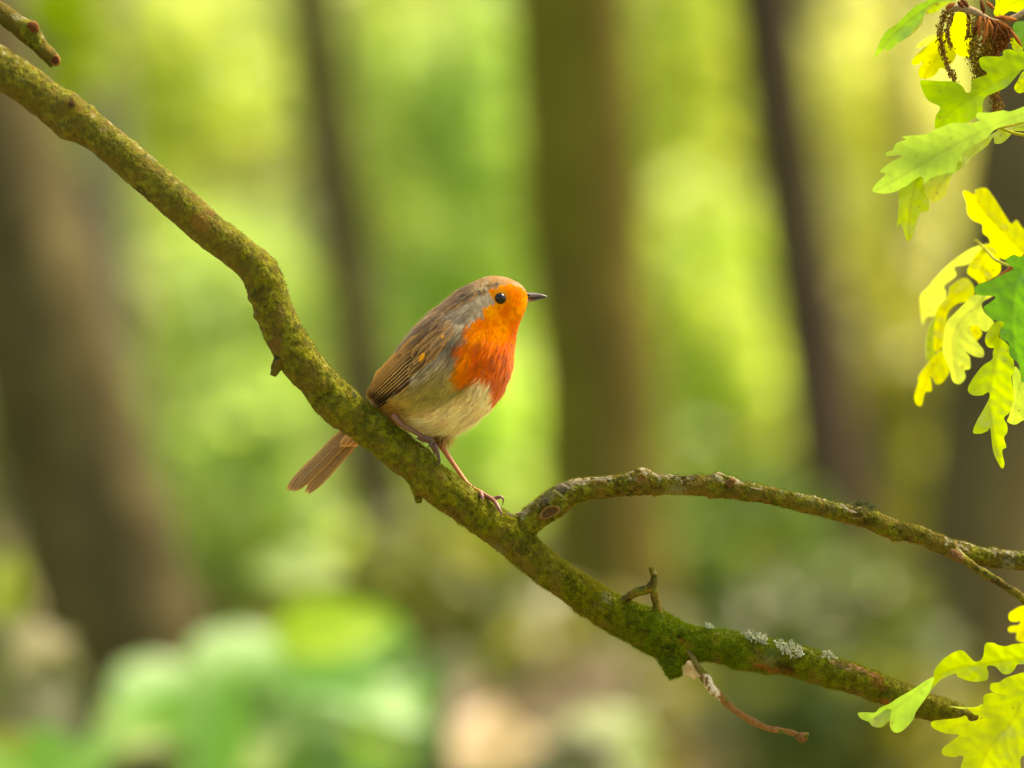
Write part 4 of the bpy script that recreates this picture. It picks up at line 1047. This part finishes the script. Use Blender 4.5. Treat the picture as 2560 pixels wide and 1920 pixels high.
# ---- colour of the plumage, as a map over the bird's flank (photo pixels of the near side; the far side mirrors it)
ORANGE = TZ([(1775, 195), (1700, 160), (1640, 142), (1580, 140), (1545, 172), (1515, 205), (1518, 250), (1490, 290), (1442, 320), (1448, 372), (1462, 412), (1402, 378), (1366, 440), (1355, 512), (1288, 545),
             (1302, 640), (1258, 705), (1250, 790), (1312, 850), (1420, 795), (1478, 758), (1540, 850), (1518, 930), (1545, 968), (1600, 900), (1680, 770), (1720, 560), (1760, 380), (1790, 270)])
BROWN = TZ([(1740, 170), (1640, 140), (1580, 140), (1530, 185), (1460, 235), (1350, 262), (1250, 320), (1190, 390), (1290, 430), (1190, 530), (1080, 680), (960, 800), (700, 1020), (560, 1160), (500, 900), (800, 560), (1000, 380), (1300, 120), (1500, 40), (1650, 60)])
def plume_col(px, wob, r_):
    n3 = np.stack([px[:, 0], px[:, 1], 0 * px[:, 0]], 1)
    a = fbm(n3, 1 / 26.0, 3, 2) - 0.5; b = fbm(n3 + 91, 1 / 26.0, 3, 3) - 0.5
    q = px + np.stack([a, b], 1) * 34 + wob
    zx = (q[:, 0] - 680) * 2.765; zy = (q[:, 1] - 660) * 2.765
    fl = fbm(n3, 1 / 30.0, 3, 8); fs = fbm(n3, 1 / 7.0, 2, 9)
    # flank ground: grey at the shoulder, olive along the side, cream below, ochre at the vent
    w = (zx * 0.30 + zy) 
    grey = mix(lin(136, 122, 96), lin(188, 172, 142), smooth(0.3, 0.7, fs * 0.5 + fl * 0.5))
    oliv = mix(lin(150, 140, 68), lin(192, 176, 92), fl)
    yel = mix(lin(230, 200, 84), lin(252, 226, 108), fl)
    cream = mix(lin(254, 224, 158), lin(255, 244, 200), fl)
    ochre = mix(lin(196, 140, 34), lin(232, 180, 66), fl)
    c = mix(grey, oliv, smooth(960, 1220, w))
    c = mix(c, yel, smooth(1120, 1320, zy + 0.18 * zx) * 0.8)
    line = 1095 - 0.42 * (zx - 900)          # upper limit of the cream belly
    c = mix(c, cream, smooth(-60, 90, zy - line) * smooth(820, 1000, zx))
    c = mix(c, ochre, smooth(1080, 780, zx) * smooth(850, 960, zy))
    c = mix(c, cream, smooth(1330, 1450, zx) * smooth(740, 800, zy))
    br = in_poly(BROWN, q)
    brown = mix(lin(124, 92, 50), lin(166, 128, 78), fl)
    brown = mix(brown, lin(150, 138, 122), smooth(0.5, 0.62, fs) * 0.35)
    c = np.where(br[:, None], brown, c)
    # dark and pale streaks behind and over the eye
    st_ = in_poly(TZ([(1530, 120), (1560, 145), (1500, 200), (1420, 230), (1330, 250), (1300, 225), (1400, 170)]), q)
    c = np.where((st_ & (fs > 0.56))[:, None], lin(92, 80, 62), c)
    c = np.where((st_ & (fs < 0.34))[:, None], lin(170, 154, 122), c)
    og = in_poly(ORANGE, q)
    oc = mix(lin(214, 100, 2), lin(242, 138, 6), smooth(0.3, 0.7, fl))
    oc = mix(oc, lin(180, 90, 4), smooth(0.58, 0.75, fs) * 0.7)
    oc = mix(oc, lin(250, 176, 24), smooth(1560, 1480, zx) * smooth(180, 340, zy) * smooth(420, 300, zy) * 0.3)
    oc = mix(oc, lin(226, 150, 16), smooth(1340, 1270, zx) * smooth(620, 720, zy) * 0.8)
    c = np.where(og[:, None], oc, c)
    ew = np.hypot((px[:, 0] - 1250) / 1.0, (px[:, 1] - 741) / 1.0)
    c = mix(c, lin(206, 130, 26), smooth(24, 17, ew) * 0.8)
    lo = np.hypot((zx - 1690), (zy - 225) * 1.2)
    c = mix(c, lin(196, 88, 6), smooth(90, 40, lo) * 0.4)
    # dusky streaks where the belly feathers part
    dk = (fbm(np.stack([q[:, 0] * 0.9 + q[:, 1] * 0.9, q[:, 0] * -0.12 + q[:, 1] * 0.12, 0 * px[:, 0]], 1), 1 / 7.0, 2, 15) > 0.68) & in_poly(TZ([(1150, 900), (1420, 780), (1540, 860), (1300, 1030), (1150, 1060)]), q)
    c = np.where(dk[:, None], c * 0.55, c)
    return c

def mirror_px(p):
    """px used for colouring: plain picture position, same on both sides"""
    return to_px(p)
bcol = plume_col(mirror_px(BV), 0, rng)
body = mobj('body', BV, BF, M_SKIN, RB, np.clip(bcol * 0.9, 0, .8))
caps = None
bvh = BVHTree.FromPolygons([Vector(v) for v in BV], [tuple(f) for f in BF])

# ---- plumage: fine barbs combed from beak to tail, tufted
def plumage():
    r_ = np.random.default_rng(77)
    n = 115000
    # area-weighted sampling of the body grid
    tri = BV[BF]
    ar = np.linalg.norm(np.cross(tri[:, 1] - tri[:, 0], tri[:, 3] - tri[:, 0]), axis=1)
    px0 = to_px(tri.mean(1))
    near = (tri.mean(1)[:, 1] < np.interp(px0[:, 0], [880, 1320], [0.018, -0.006]))
    head = smooth(1140, 1220, px0[:, 0]) * smooth(860, 800, px0[:, 1])
    wgt = ar * np.where(near, 1.0, 0.35) * (1 + 1.6 * head)
    fi = r_.choice(len(BF), n, p=wgt / wgt.sum())
    i, j = np.divmod(fi, NA)
    t = (i + r_.random(n)) / (NS - 1); th = (j + r_.random(n)) / NA * 2 * np.pi
    p = body_pt(t, th); e = 0.004
    dt = body_pt(np.clip(t + e, 0, 1), th) - body_pt(np.clip(t - e, 0, 1), th)
    da = body_pt(t, th + 0.02) - body_pt(t, th - 0.02)
    dt /= np.linalg.norm(dt, axis=1)[:, None]
    nr = np.cross(dt, da); nr /= np.linalg.norm(nr, axis=1)[:, None] + 1e-12
    cen = body_pt(t, th * 0 + 0) * 0.5 + body_pt(t, th * 0 + np.pi) * 0.5
    flip = np.sign(((p - cen) * nr).sum(1)); nr *= flip[:, None]
    px = to_px(p)
    hd = smooth(1140, 1230, px[:, 0]) * smooth(880, 800, px[:, 1])
    ln = (0.0047 * (1 - hd) + 0.0019 * hd) * r_.uniform(0.65, 1.25, n)
    ln *= 1 + 0.5 * smooth(1000, 1080, px[:, 1])
    loose = r_.random(n) < 0.03
    ln = np.where(loose, ln * 1.5, ln)
    face = smooth(40, 15, np.hypot(px[:, 0] - 1305, px[:, 1] - 745)); ln *= 1 - 0.5 * face
    lift = (0.10 + 0.10 * r_.random(n) + 0.25 * loose) * (1 - 0.4 * hd)
    # flank feathers fall back and down
    d = dt + nr * lift[:, None] + r_.normal(size=(n, 3)) * (0.10 + 0.05 * (1 - hd))[:, None]
    d /= np.linalg.norm(d, axis=1)[:, None]
    # tufts
    k = 2200
    ci = r_.choice(n, k, replace=False)
    order = np.full(n, 0)
    best = np.full(n, 1e9)
    for a in range(0, k, 100):
        dd = ((p[:, None, :] - p[ci[a:a + 100]][None]) ** 2).sum(2)
        m = dd.min(1); am = dd.argmin(1) + a
        g = m < best; best[g] = m[g]; order[g] = am[g]
    c_i = ci[order]
    tip_t = p[c_i] + d[c_i] * ln[:, None] * 1.1
    tip = p + d * ln[:, None]
    near_t = (np.sqrt(best) < 0.004)
    bend = (tip_t - tip) * (0.34 * near_t)[:, None] - nr * (ln * 0.16)[:, None]
    # clear of the eye and the bill
    endp = to_px(tip + bend)
    nearside = nr[:, 1] < 0.2
    ey = np.minimum(np.hypot(px[:, 0] - 1250.5, px[:, 1] - 741.5), np.hypot(endp[:, 0] - 1250.5, endp[:, 1] - 741.5))
    mid = (px + endp) / 2
    ey = np.minimum(ey, np.hypot(mid[:, 0] - 1250.5, mid[:, 1] - 741.5))
    ok = ~((ey < 14.2) & (np.abs(nr[:, 1]) > 0.3)) & (px[:, 0] < 1318)
    # barbs over the shoulder and along the front edge of the wing ride above the flight feathers
    zx = (px[:, 0] - 680) * 2.765; zy = (px[:, 1] - 660) * 2.765
    scap = in_poly(TZ([(1290, 440), (1180, 330), (1050, 370), (880, 560), (840, 640), (960, 600), (1080, 500), (1180, 470)]), px) & nearside
    edge = in_poly(TZ([(1330, 420), (1230, 440), (1180, 540), (1090, 660), (1000, 770), (1030, 830), (1150, 720), (1280, 560)]), px) & nearside
    wingz = in_poly(TZ([(1180, 520), (1080, 470), (900, 640), (650, 900), (720, 1000), (900, 860), (1010, 750), (1100, 650)]), px) & nearside & ~scap & ~edge
    ok &= ~wingz
    off = np.where(scap, 0.0030, np.where(edge, 0.0024, 0.0)) * smooth(0.1, 0.7, -nr[:, 1])
    p = p + nr * off[:, None]
    ln = np.where(scap, ln * 1.25, ln)
    # flank edge feathers sweep down-back over the wing edge
    wob = r_.normal(size=(n, 2)) * 3.2
    col = plume_col(px, wob, r_)
    tuft = np.random.default_rng(5).uniform(0.72, 1.2, k)[order]
    col = col * (tuft * r_.uniform(0.82, 1.2, n))[:, None]
    white = edge & (np.abs(zy - (-1.0 * zx + 1790)) < 60) & (r_.random(n) < 0.16) & (zx < 1130)
    col = np.where(white[:, None], lin(236, 228, 200), col)
    wd = np.where(hd > 0.5, 0.00019, 0.00026) * r_.uniform(0.7, 1.3, n)
    s = ok
    tilt = nr + r_.normal(size=(n, 3)) * 0.25
    V, F, C = strands((p - nr * 0.0003)[s], d[s], ln[s], wd[s], tilt[s], col[s] * 0.9, col[s] * 1.18, bend[s], 4, 0.12)
    o = mobj('plumage', V, F, M_PLUME, RB, np.clip(C, 0.002, .95)); o['kind'] = 'stuff'
plumage()

# ---- eyes
def ball(c, r, n=20, sc3=(1, 1, 1)):
    th = np.linspace(0, np.pi, n); ph = np.linspace(0, 2 * np.pi, n * 2, endpoint=False)
    T_, F_ = np.meshgrid(th, ph, indexing='ij')
    v = np.stack([np.sin(T_) * np.cos(F_) * sc3[0], np.cos(T_) * sc3[1], np.sin(T_) * np.sin(F_) * sc3[2]], -1).reshape(-1, 3) * r + np.array(c)
    return v, grid_faces(n, n * 2)
hit = bvh.ray_cast(P(1250.5, 741.5, -0.1), Vector((0, 1, 0)))[0]
eye_c = np.array((hit.x, hit.y + 0.0009, hit.z))
v, f = ball(eye_c, 0.00250)
mobj('eye', v, f, M_EYE, RB)
yc = -0.0090
far_c = eye_c * np.array([1, 0, 1]) + np.array([0, 2 * yc - eye_c[1], 0])
v, f = ball(far_c, 0.00235); mobj('eye', v, f, M_EYE, RB)
def ring(c, r, rt, col, parent, sgn):
    a = np.linspace(0, 2 * np.pi, 40, endpoint=False); b = np.linspace(0, 2 * np.pi, 8, endpoint=False)
    A, B = np.meshgrid(a, b, indexing='ij')
    jag = 1 + 0.05 * np.sin(A * 9)
    v = np.stack([(r * jag + rt * np.cos(B)) * np.cos(A), rt * 0.8 * np.sin(B) * sgn + 0 * A, (r * jag + rt * np.cos(B)) * np.sin(A)], -1).reshape(-1, 3) + np.array(c)
    F = grid_faces(40, 8); F = np.vstack([F, np.stack([39 * 8 + np.arange(8), 39 * 8 + (np.arange(8) + 1) % 8, (np.arange(8) + 1) % 8, np.arange(8)], 1)])
    return mobj('eyelid', v, F, M_SKIN, parent, np.tile(col, (len(v), 1)))
ring(eye_c + np.array([0, -0.0009, 0]), 0.00228, 0.00028, lin(120, 74, 24), RB, 1)
ring(far_c + np.array([0, 0.0009, 0]), 0.00228, 0.00028, lin(120, 74, 24), RB, 1)

# ---- bill
def bill(name, prof, y, wid, colf):
    """prof rows: u, v_top, v_bottom, half width px"""
    pr = catmull(np.array(prof, float), 26); ns = 18
    ph = np.linspace(0, 2 * np.pi, ns, endpoint=False)
    V = []
    for (u, a, b, w) in pr:
        for p_ in ph:
            cz = math.cos(p_); sz = math.sin(p_)
            V.append(P(u, (a + b) / 2 - cz * (b - a) / 2, y + sz * w * S0))
    V = np.array(V)
    return mobj(name, V, grid_faces(26, ns), M_BEAK, RB, colf(to_px(V), V))
def up_col(px, V):
    c = mix(lin(98, 84, 76), lin(54, 46, 46), smooth(1320, 1362, px[:, 0]))
    return c * (0.85 + 0.3 * fbm(V, 1500, 2, 4))[:, None]
def lo_col(px, V):
    c = mix(lin(200, 140, 60), lin(58, 46, 42), smooth(1302, 1340, px[:, 0]))
    return c * (0.85 + 0.3 * fbm(V, 1500, 2, 5))[:, None]
bill('upper_mandible', [(1300, 734, 746, 12), (1312, 731.5, 746.5, 11.5), (1325, 731.5, 746, 10), (1340, 732.5, 745, 7.5), (1354, 735, 743.8, 5), (1364, 738.5, 743.5, 2.6), (1369, 741.8, 743, 0.6)], -.0095, 0, up_col)
bill('lower_mandible', [(1290, 748, 756, 12), (1305, 747, 757, 11), (1320, 746.2, 756.2, 9.5), (1336, 745.2, 752.6, 7), (1350, 744.2, 748.6, 4.5), (1362, 743.4, 745.2, 1.6), (1364, 743.3, 744.6, 0.6)], -.0095, 0, lo_col)
v, f = ball(P(1319, 738, -.0113), 0.0006, 8, (1.8, 0.5, 0.8)); mobj('nostril', v, f, M_EYE, RB)

# ---- feathers of wing and tail
def surf_y(u, v, lift):
    h = bvh.ray_cast(P(u, v, -0.12), Vector((0, 1, 0)))[0]
    if h is None:
        h = bvh.find_nearest(P(u, v, 0.006))[0]
        return h.y - lift * 0.5
    return h.y - lift
def feather(name, parent, base, tip, width, ys, edge, center, seed, bow=0.0, roundness=2.6, mirror=False, shaft=lin(70, 44, 22)):
    """vaned feather; base, tip in enlarged-crop coordinates, width in the same units, ys=(base,mid,tip) depth in m"""
    a, b = np.array(Z(*base)), np.array(Z(*tip)); d = b - a; L = np.hypot(*d); pr = np.array([-d[1], d[0]]) / L
    w = width / 2.765
    nl, nw = 34, 9
    t = np.linspace(0, 1, nl); s = np.linspace(-1, 1, nw)
    hw = 0.5 * w * np.minimum(1, (t / 0.25 + 0.25)) * np.clip(1 - np.clip((t - 0.72) / 0.28, 0, 1) ** roundness, 0.0, 1)
    r_ = np.random.default_rng(seed)
    T_, S_ = np.meshgrid(t, s, indexing='ij')
    HW = np.repeat(hw[:, None], nw, 1)
    notch = 1 + 0.05 * r_.normal(size=(nl, 1)) * (np.abs(S_) > 0.9)
    bowv = bow / 2.765 * np.sin(np.pi * t)[:, None]
    uv = a[None, None] + d[None, None] * T_[..., None] + pr[None, None] * (S_ * HW * notch + bowv)[..., None]
    yy = np.interp(t, [0, 0.5, 1], ys)[:, None] + S_ ** 2 * HW * S0 * 0.22 - 0.6 * S0 * np.exp(-(S_ / 0.2) ** 2)
    uvf = uv.reshape(-1, 2); yf = yy.ravel()
    V = PA(uvf, yf)
    if mirror:
        ycen = np.interp(uvf[:, 0], [880, 990, 1080, 1190, 1320], [16.5, 3, -3.2, -7.5, -9.5]) / 1000
        V[:, 1] = 2 * ycen - V[:, 1]
    ed = smooth(0.66, 0.84, np.abs(S_)).ravel()
    sh = np.exp(-(S_ / 0.16) ** 2).ravel()
    barb = fbm(np.stack([(T_ * 90 + np.abs(S_) * 16).ravel(), S_.ravel() * 1.5, 0 * T_.ravel()], 1), 1.0, 2, seed)
    c = mix(center, edge, ed)
    c = mix(c, shaft, sh * 0.7)
    tp = smooth(0.93, 1.0, T_).ravel()
    c = mix(c, edge * 1.15, tp * 0.7)
    c = c * (0.78 + 0.44 * barb)[:, None]
    return mobj(name, V, grid_faces(nl, nw, False), M_FEATHER, parent, np.clip(c, 0.002, .8))

E1, E2 = lin(226, 178, 98), lin(186, 140, 76)
CD, CM, CB = lin(44, 30, 15), lin(98, 70, 36), lin(138, 102, 58)
FL = [((1050, 722), (718, 1006), 36, E1, CD), ((1036, 706), (706, 994), 36, E1, CD), ((1022, 690), (696, 982), 36, E1, CD), ((1010, 674), (687, 970), 36, E1, CD),
      ((1000, 656), (678, 958), 38, E1, CD), ((994, 636), (669, 947), 44, E1, CD), ((1000, 608), (661, 938), 58, E2, CM), ((1010, 572), (655, 930), 80, E2, CB), ((1030, 535), (648, 921), 96, E2, CB), ((1030, 505), (652, 912), 90, E2, CB), ((1075, 470), (690, 850), 120, E2, CB)]
CN = lin(96, 68, 38)
COV = [((1178, 560), (938, 782), 44, E1, CN), ((1170, 545), (930, 762), 44, E1, CN), ((1160, 532), (935, 738), 44, E1, CN), ((1150, 520), (945, 712), 44, E2, CN), ((1165, 470), (975, 655), 44, lin(84, 58, 30), lin(56, 38, 20)), ((1210, 505), (1060, 690), 46, E2, CB), ((1200, 492), (1030, 660), 52, E2, CB), ((1190, 478), (1000, 640), 60, E2, CB), ((1170, 455), (960, 640), 74, E2, CB), ((1250, 440), (1090, 600), 70, E2, lin(150, 118, 84))]  # the one dark covert paints in the shadow gap below the scapulars
for mir in (False, True):
    wing = bpy.data.objects.new('wing', None); COL.objects.link(wing)
    wing.parent = RB; wing.matrix_parent_inverse = Matrix.Translation(-RB.location)
    for i, (b_, t_, w_, e_, c_) in enumerate(FL):
        ub, ut = Z(*b_), Z(*t_); um = ((ub[0] + ut[0]) / 2, (ub[1] + ut[1]) / 2)
        lf = 0.0012 + 0.00016 * i
        yt = 0.0062 - 0.00016 * i
        ym = min(surf_y(*um, lf + 0.0006), yt - 0.001)
        feather('flight_feather', wing, b_, t_, w_, (surf_y(*ub, lf), ym, max(yt, ym)), e_, c_, 400 + i, -6, mirror=mir)
    for i, (b_, t_, w_, e_, c_) in enumerate(COV):
        ub, ut = Z(*b_), Z(*t_); um = ((ub[0] + ut[0]) / 2, (ub[1] + ut[1]) / 2)
        lf = 0.0034 + 0.00014 * i
        feather('covert_feather', wing, b_, t_, w_, (surf_y(*ub, lf - 0.001), surf_y(*um, lf), surf_y(*ut, lf - 0.0002)), e_, c_, 450 + i, -4, 2.0, mirror=mir)
    # the orange-buff tips on the coverts
    for i, (b_, t_, w_) in enumerate([((1052, 612), (1018, 676), 26), ((1186, 490), (1172, 512), 16)]):
        ub, ut = Z(*b_), Z(*t_)
        feather('covert_spot', wing, b_, t_, w_, (surf_y(*ub, .0056), surf_y(*ub, .0058), surf_y(*ut, .0056)), lin(226, 150, 24), lin(236, 160, 30), 480 + i, 0, 1.6, mirror=mir, shaft=lin(220, 140, 24))

tail = bpy.data.objects.new('tail', None); COL.objects.link(tail)
tail.parent = RB; tail.matrix_parent_inverse = Matrix.Translation(-RB.location)
TE, TC = lin(178, 140, 86), lin(138, 106, 60)
for i, (b_, t_, w_, y_) in enumerate([((600, 1060), (96, 1562), 62, .0150), ((612, 1075), (112, 1570), 70, .0144), ((624, 1090), (140, 1574), 74, .0138), ((634, 1098), (160, 1572), 60, .0130),
                                      ((640, 1118), (226, 1582), 62, .0156), ((648, 1134), (246, 1592), 60, .0142), ((654, 1146), (276, 1566), 56, .0150)]):
    feather('tail_feather', tail, b_, t_, w_, (y_ + .001, y_, y_ + .001), TE, TC, 500 + i, 0, 3.2, shaft=lin(160, 112, 64))
for i, (b_, t_, w_, y_) in enumerate([((660, 1110), (466, 1262), 70, .0122), ((670, 1120), (500, 1264), 60, .0118), ((690, 1150), (540, 1260), 56, .0116)]):
    feather('tail_covert', tail, b_, t_, w_, (y_, y_, y_), lin(222, 178, 122), lin(206, 150, 84), 520 + i, 0, 2.0)

# ---- legs: shank, toes and claws
def leg_part(name, path, parent, cols, nseg=14, seed=0, scutes=True):
    tv = tube(path, 1.6, nseg, 0.25, 1500, (), seed)
    v, f, info = tv
    n = len(v) - 2
    s = np.repeat(info['st'], nseg); s = np.append(s, [s[0], s[-1]])
    if scutes:
        k = 0.5 + 0.5 * np.sin(s * 2 * np.pi / 5.0)
        v = v + info['n'] * (0.00010 * k)[:, None]
    t = s / s.max()
    c = mix(np.array(cols[0]), np.array(cols[1]), t) * (0.8 + 0.4 * fbm(v, 1600, 3, seed))[:, None]
    return tube_obj(name, (v, f, info), M_LEG, parent, np.clip(c, 0.002, .8))
LB, LO, LC = lin(150, 92, 72), lin(176, 104, 48), lin(58, 46, 44)
near_leg = leg_part('leg', [(985, 1040, -.006, 11), (1002, 1058, -.0085, 7), (1013, 1067, -.0100, 6.5), (1035, 1079, -.0105, 6.2), (1056, 1092, -.0104, 6.2), (1076, 1104, -.0098, 6.6), (1084, 1110, -.0090, 6)], RB, (lin(118, 74, 34), lin(74, 50, 34)), seed=1)
far_leg = leg_part('leg', [(1092, 1085, .006, 15), (1102, 1108, .006, 12), (1109, 1122, .006, 8), (1124, 1146, .006, 6), (1146, 1178, .0058, 5.4), (1166, 1206, .0050, 5.2), (1184, 1222, .004, 5.4), (1205, 1234, .0005, 6.5)], RB, (LO, lin(184, 112, 70)), seed=2)
TOES = [
    (near_leg, [(1056, 1093, -.0105, 5), (1070, 1096, -.0125, 5.4), (1079, 1100, -.0132, 5.2), (1079, 1107, -.0132, 4.2)], [(1079, 1106, -.0132, 3.6), (1075, 1113, -.0130, 2.6), (1068, 1118, -.0122, 0.7)]),
    (near_leg, [(1078, 1105, -.0098, 5.4), (1087, 1115, -.0112, 6), (1092, 1127, -.0108, 5.4), (1096, 1142, -.0098, 5)], [(1096, 1141, -.0098, 4), (1099, 1151, -.0092, 3), (1096, 1159, -.0085, 2), (1090, 1164, -.0080, 0.7)]),
    (near_leg, [(1076, 1104, -.0095, 5.4), (1080, 1114, -.0110, 5.6), (1084, 1124, -.0102, 4.6)], [(1084, 1123, -.0102, 3.6), (1086, 1132, -.0095, 2.4), (1085, 1138, -.009, 0.7)]),
    (near_leg, [(1074, 1102, -.0088, 5), (1058, 1101, -.0095, 4.6), (1046, 1096, -.0092, 4)], [(1047, 1096, -.0092, 3), (1038, 1096, -.009, 0.7)]),
    (far_leg, [(1204, 1233, .0004, 6), (1218, 1241, -.002, 5), (1233, 1248, -.0035, 5.2), (1243, 1244, -.0045, 4.6), (1251, 1242, -.005, 4.4)], [(1250, 1241, -.005, 4), (1257, 1246, -.0052, 3), (1258, 1255, -.0052, 1.8), (1255, 1263, -.005, 0.7)]),
    (far_leg, [(1226, 1245, -.003, 5), (1236, 1253, -.0055, 5.2), (1243, 1264, -.0075, 5), (1249, 1276, -.0086, 4.6)], [(1249, 1275, -.0086, 4), (1253, 1284, -.0088, 2.8), (1252, 1292, -.0086, 0.7)]),
    (far_leg, [(1206, 1235, .001, 5), (1202, 1232, -.003, 5.5), (1206, 1244, -.0066, 4.6)], [(1206, 1243, -.0066, 3.4), (1208, 1252, -.0078, 0.7)]),
]
for i, (lg, toe, claw) in enumerate(TOES):
    leg_part('toe', toe, lg, (lin(84, 54, 42), lin(78, 52, 46)) if lg is near_leg else (lin(138, 86, 64), lin(110, 70, 58)), 12, 30 + i)
    leg_part('claw', claw, lg, (lin(78, 62, 58), lin(40, 36, 38)) if lg is near_leg else (lin(120, 80, 70), lin(70, 56, 54)), 10, 50 + i, False)
# loose thigh feathers over the far shank
def thigh():
    r_ = np.random.default_rng(9); n = 700
    a = np.array(P(1098, 1086, .004)); 
    root = a + r_.normal(size=(n, 3)) * np.array([.0024, .0018, .0012])
    d = np.array([0.22, 0, -1]) + r_.normal(size=(n, 3)) * 0.22; d /= np.linalg.norm(d, axis=1)[:, None]
    c = np.where((root[:, 0] < a[0] + 0.0006)[:, None], lin(150, 108, 36), lin(214, 178, 104)) * r_.uniform(0.6, 1.2, (n, 1))
    V, F, C = strands(root, d, r_.uniform(.003, .0062, n), np.full(n, .0003), r_.normal(size=(n, 3)), c * 0.8, c, None, 3, 0.1)
    o = mobj('thigh_plumage', V, F, M_PLUME, RB, np.clip(C, 0, .8)); o['kind'] = 'stuff'
thigh()
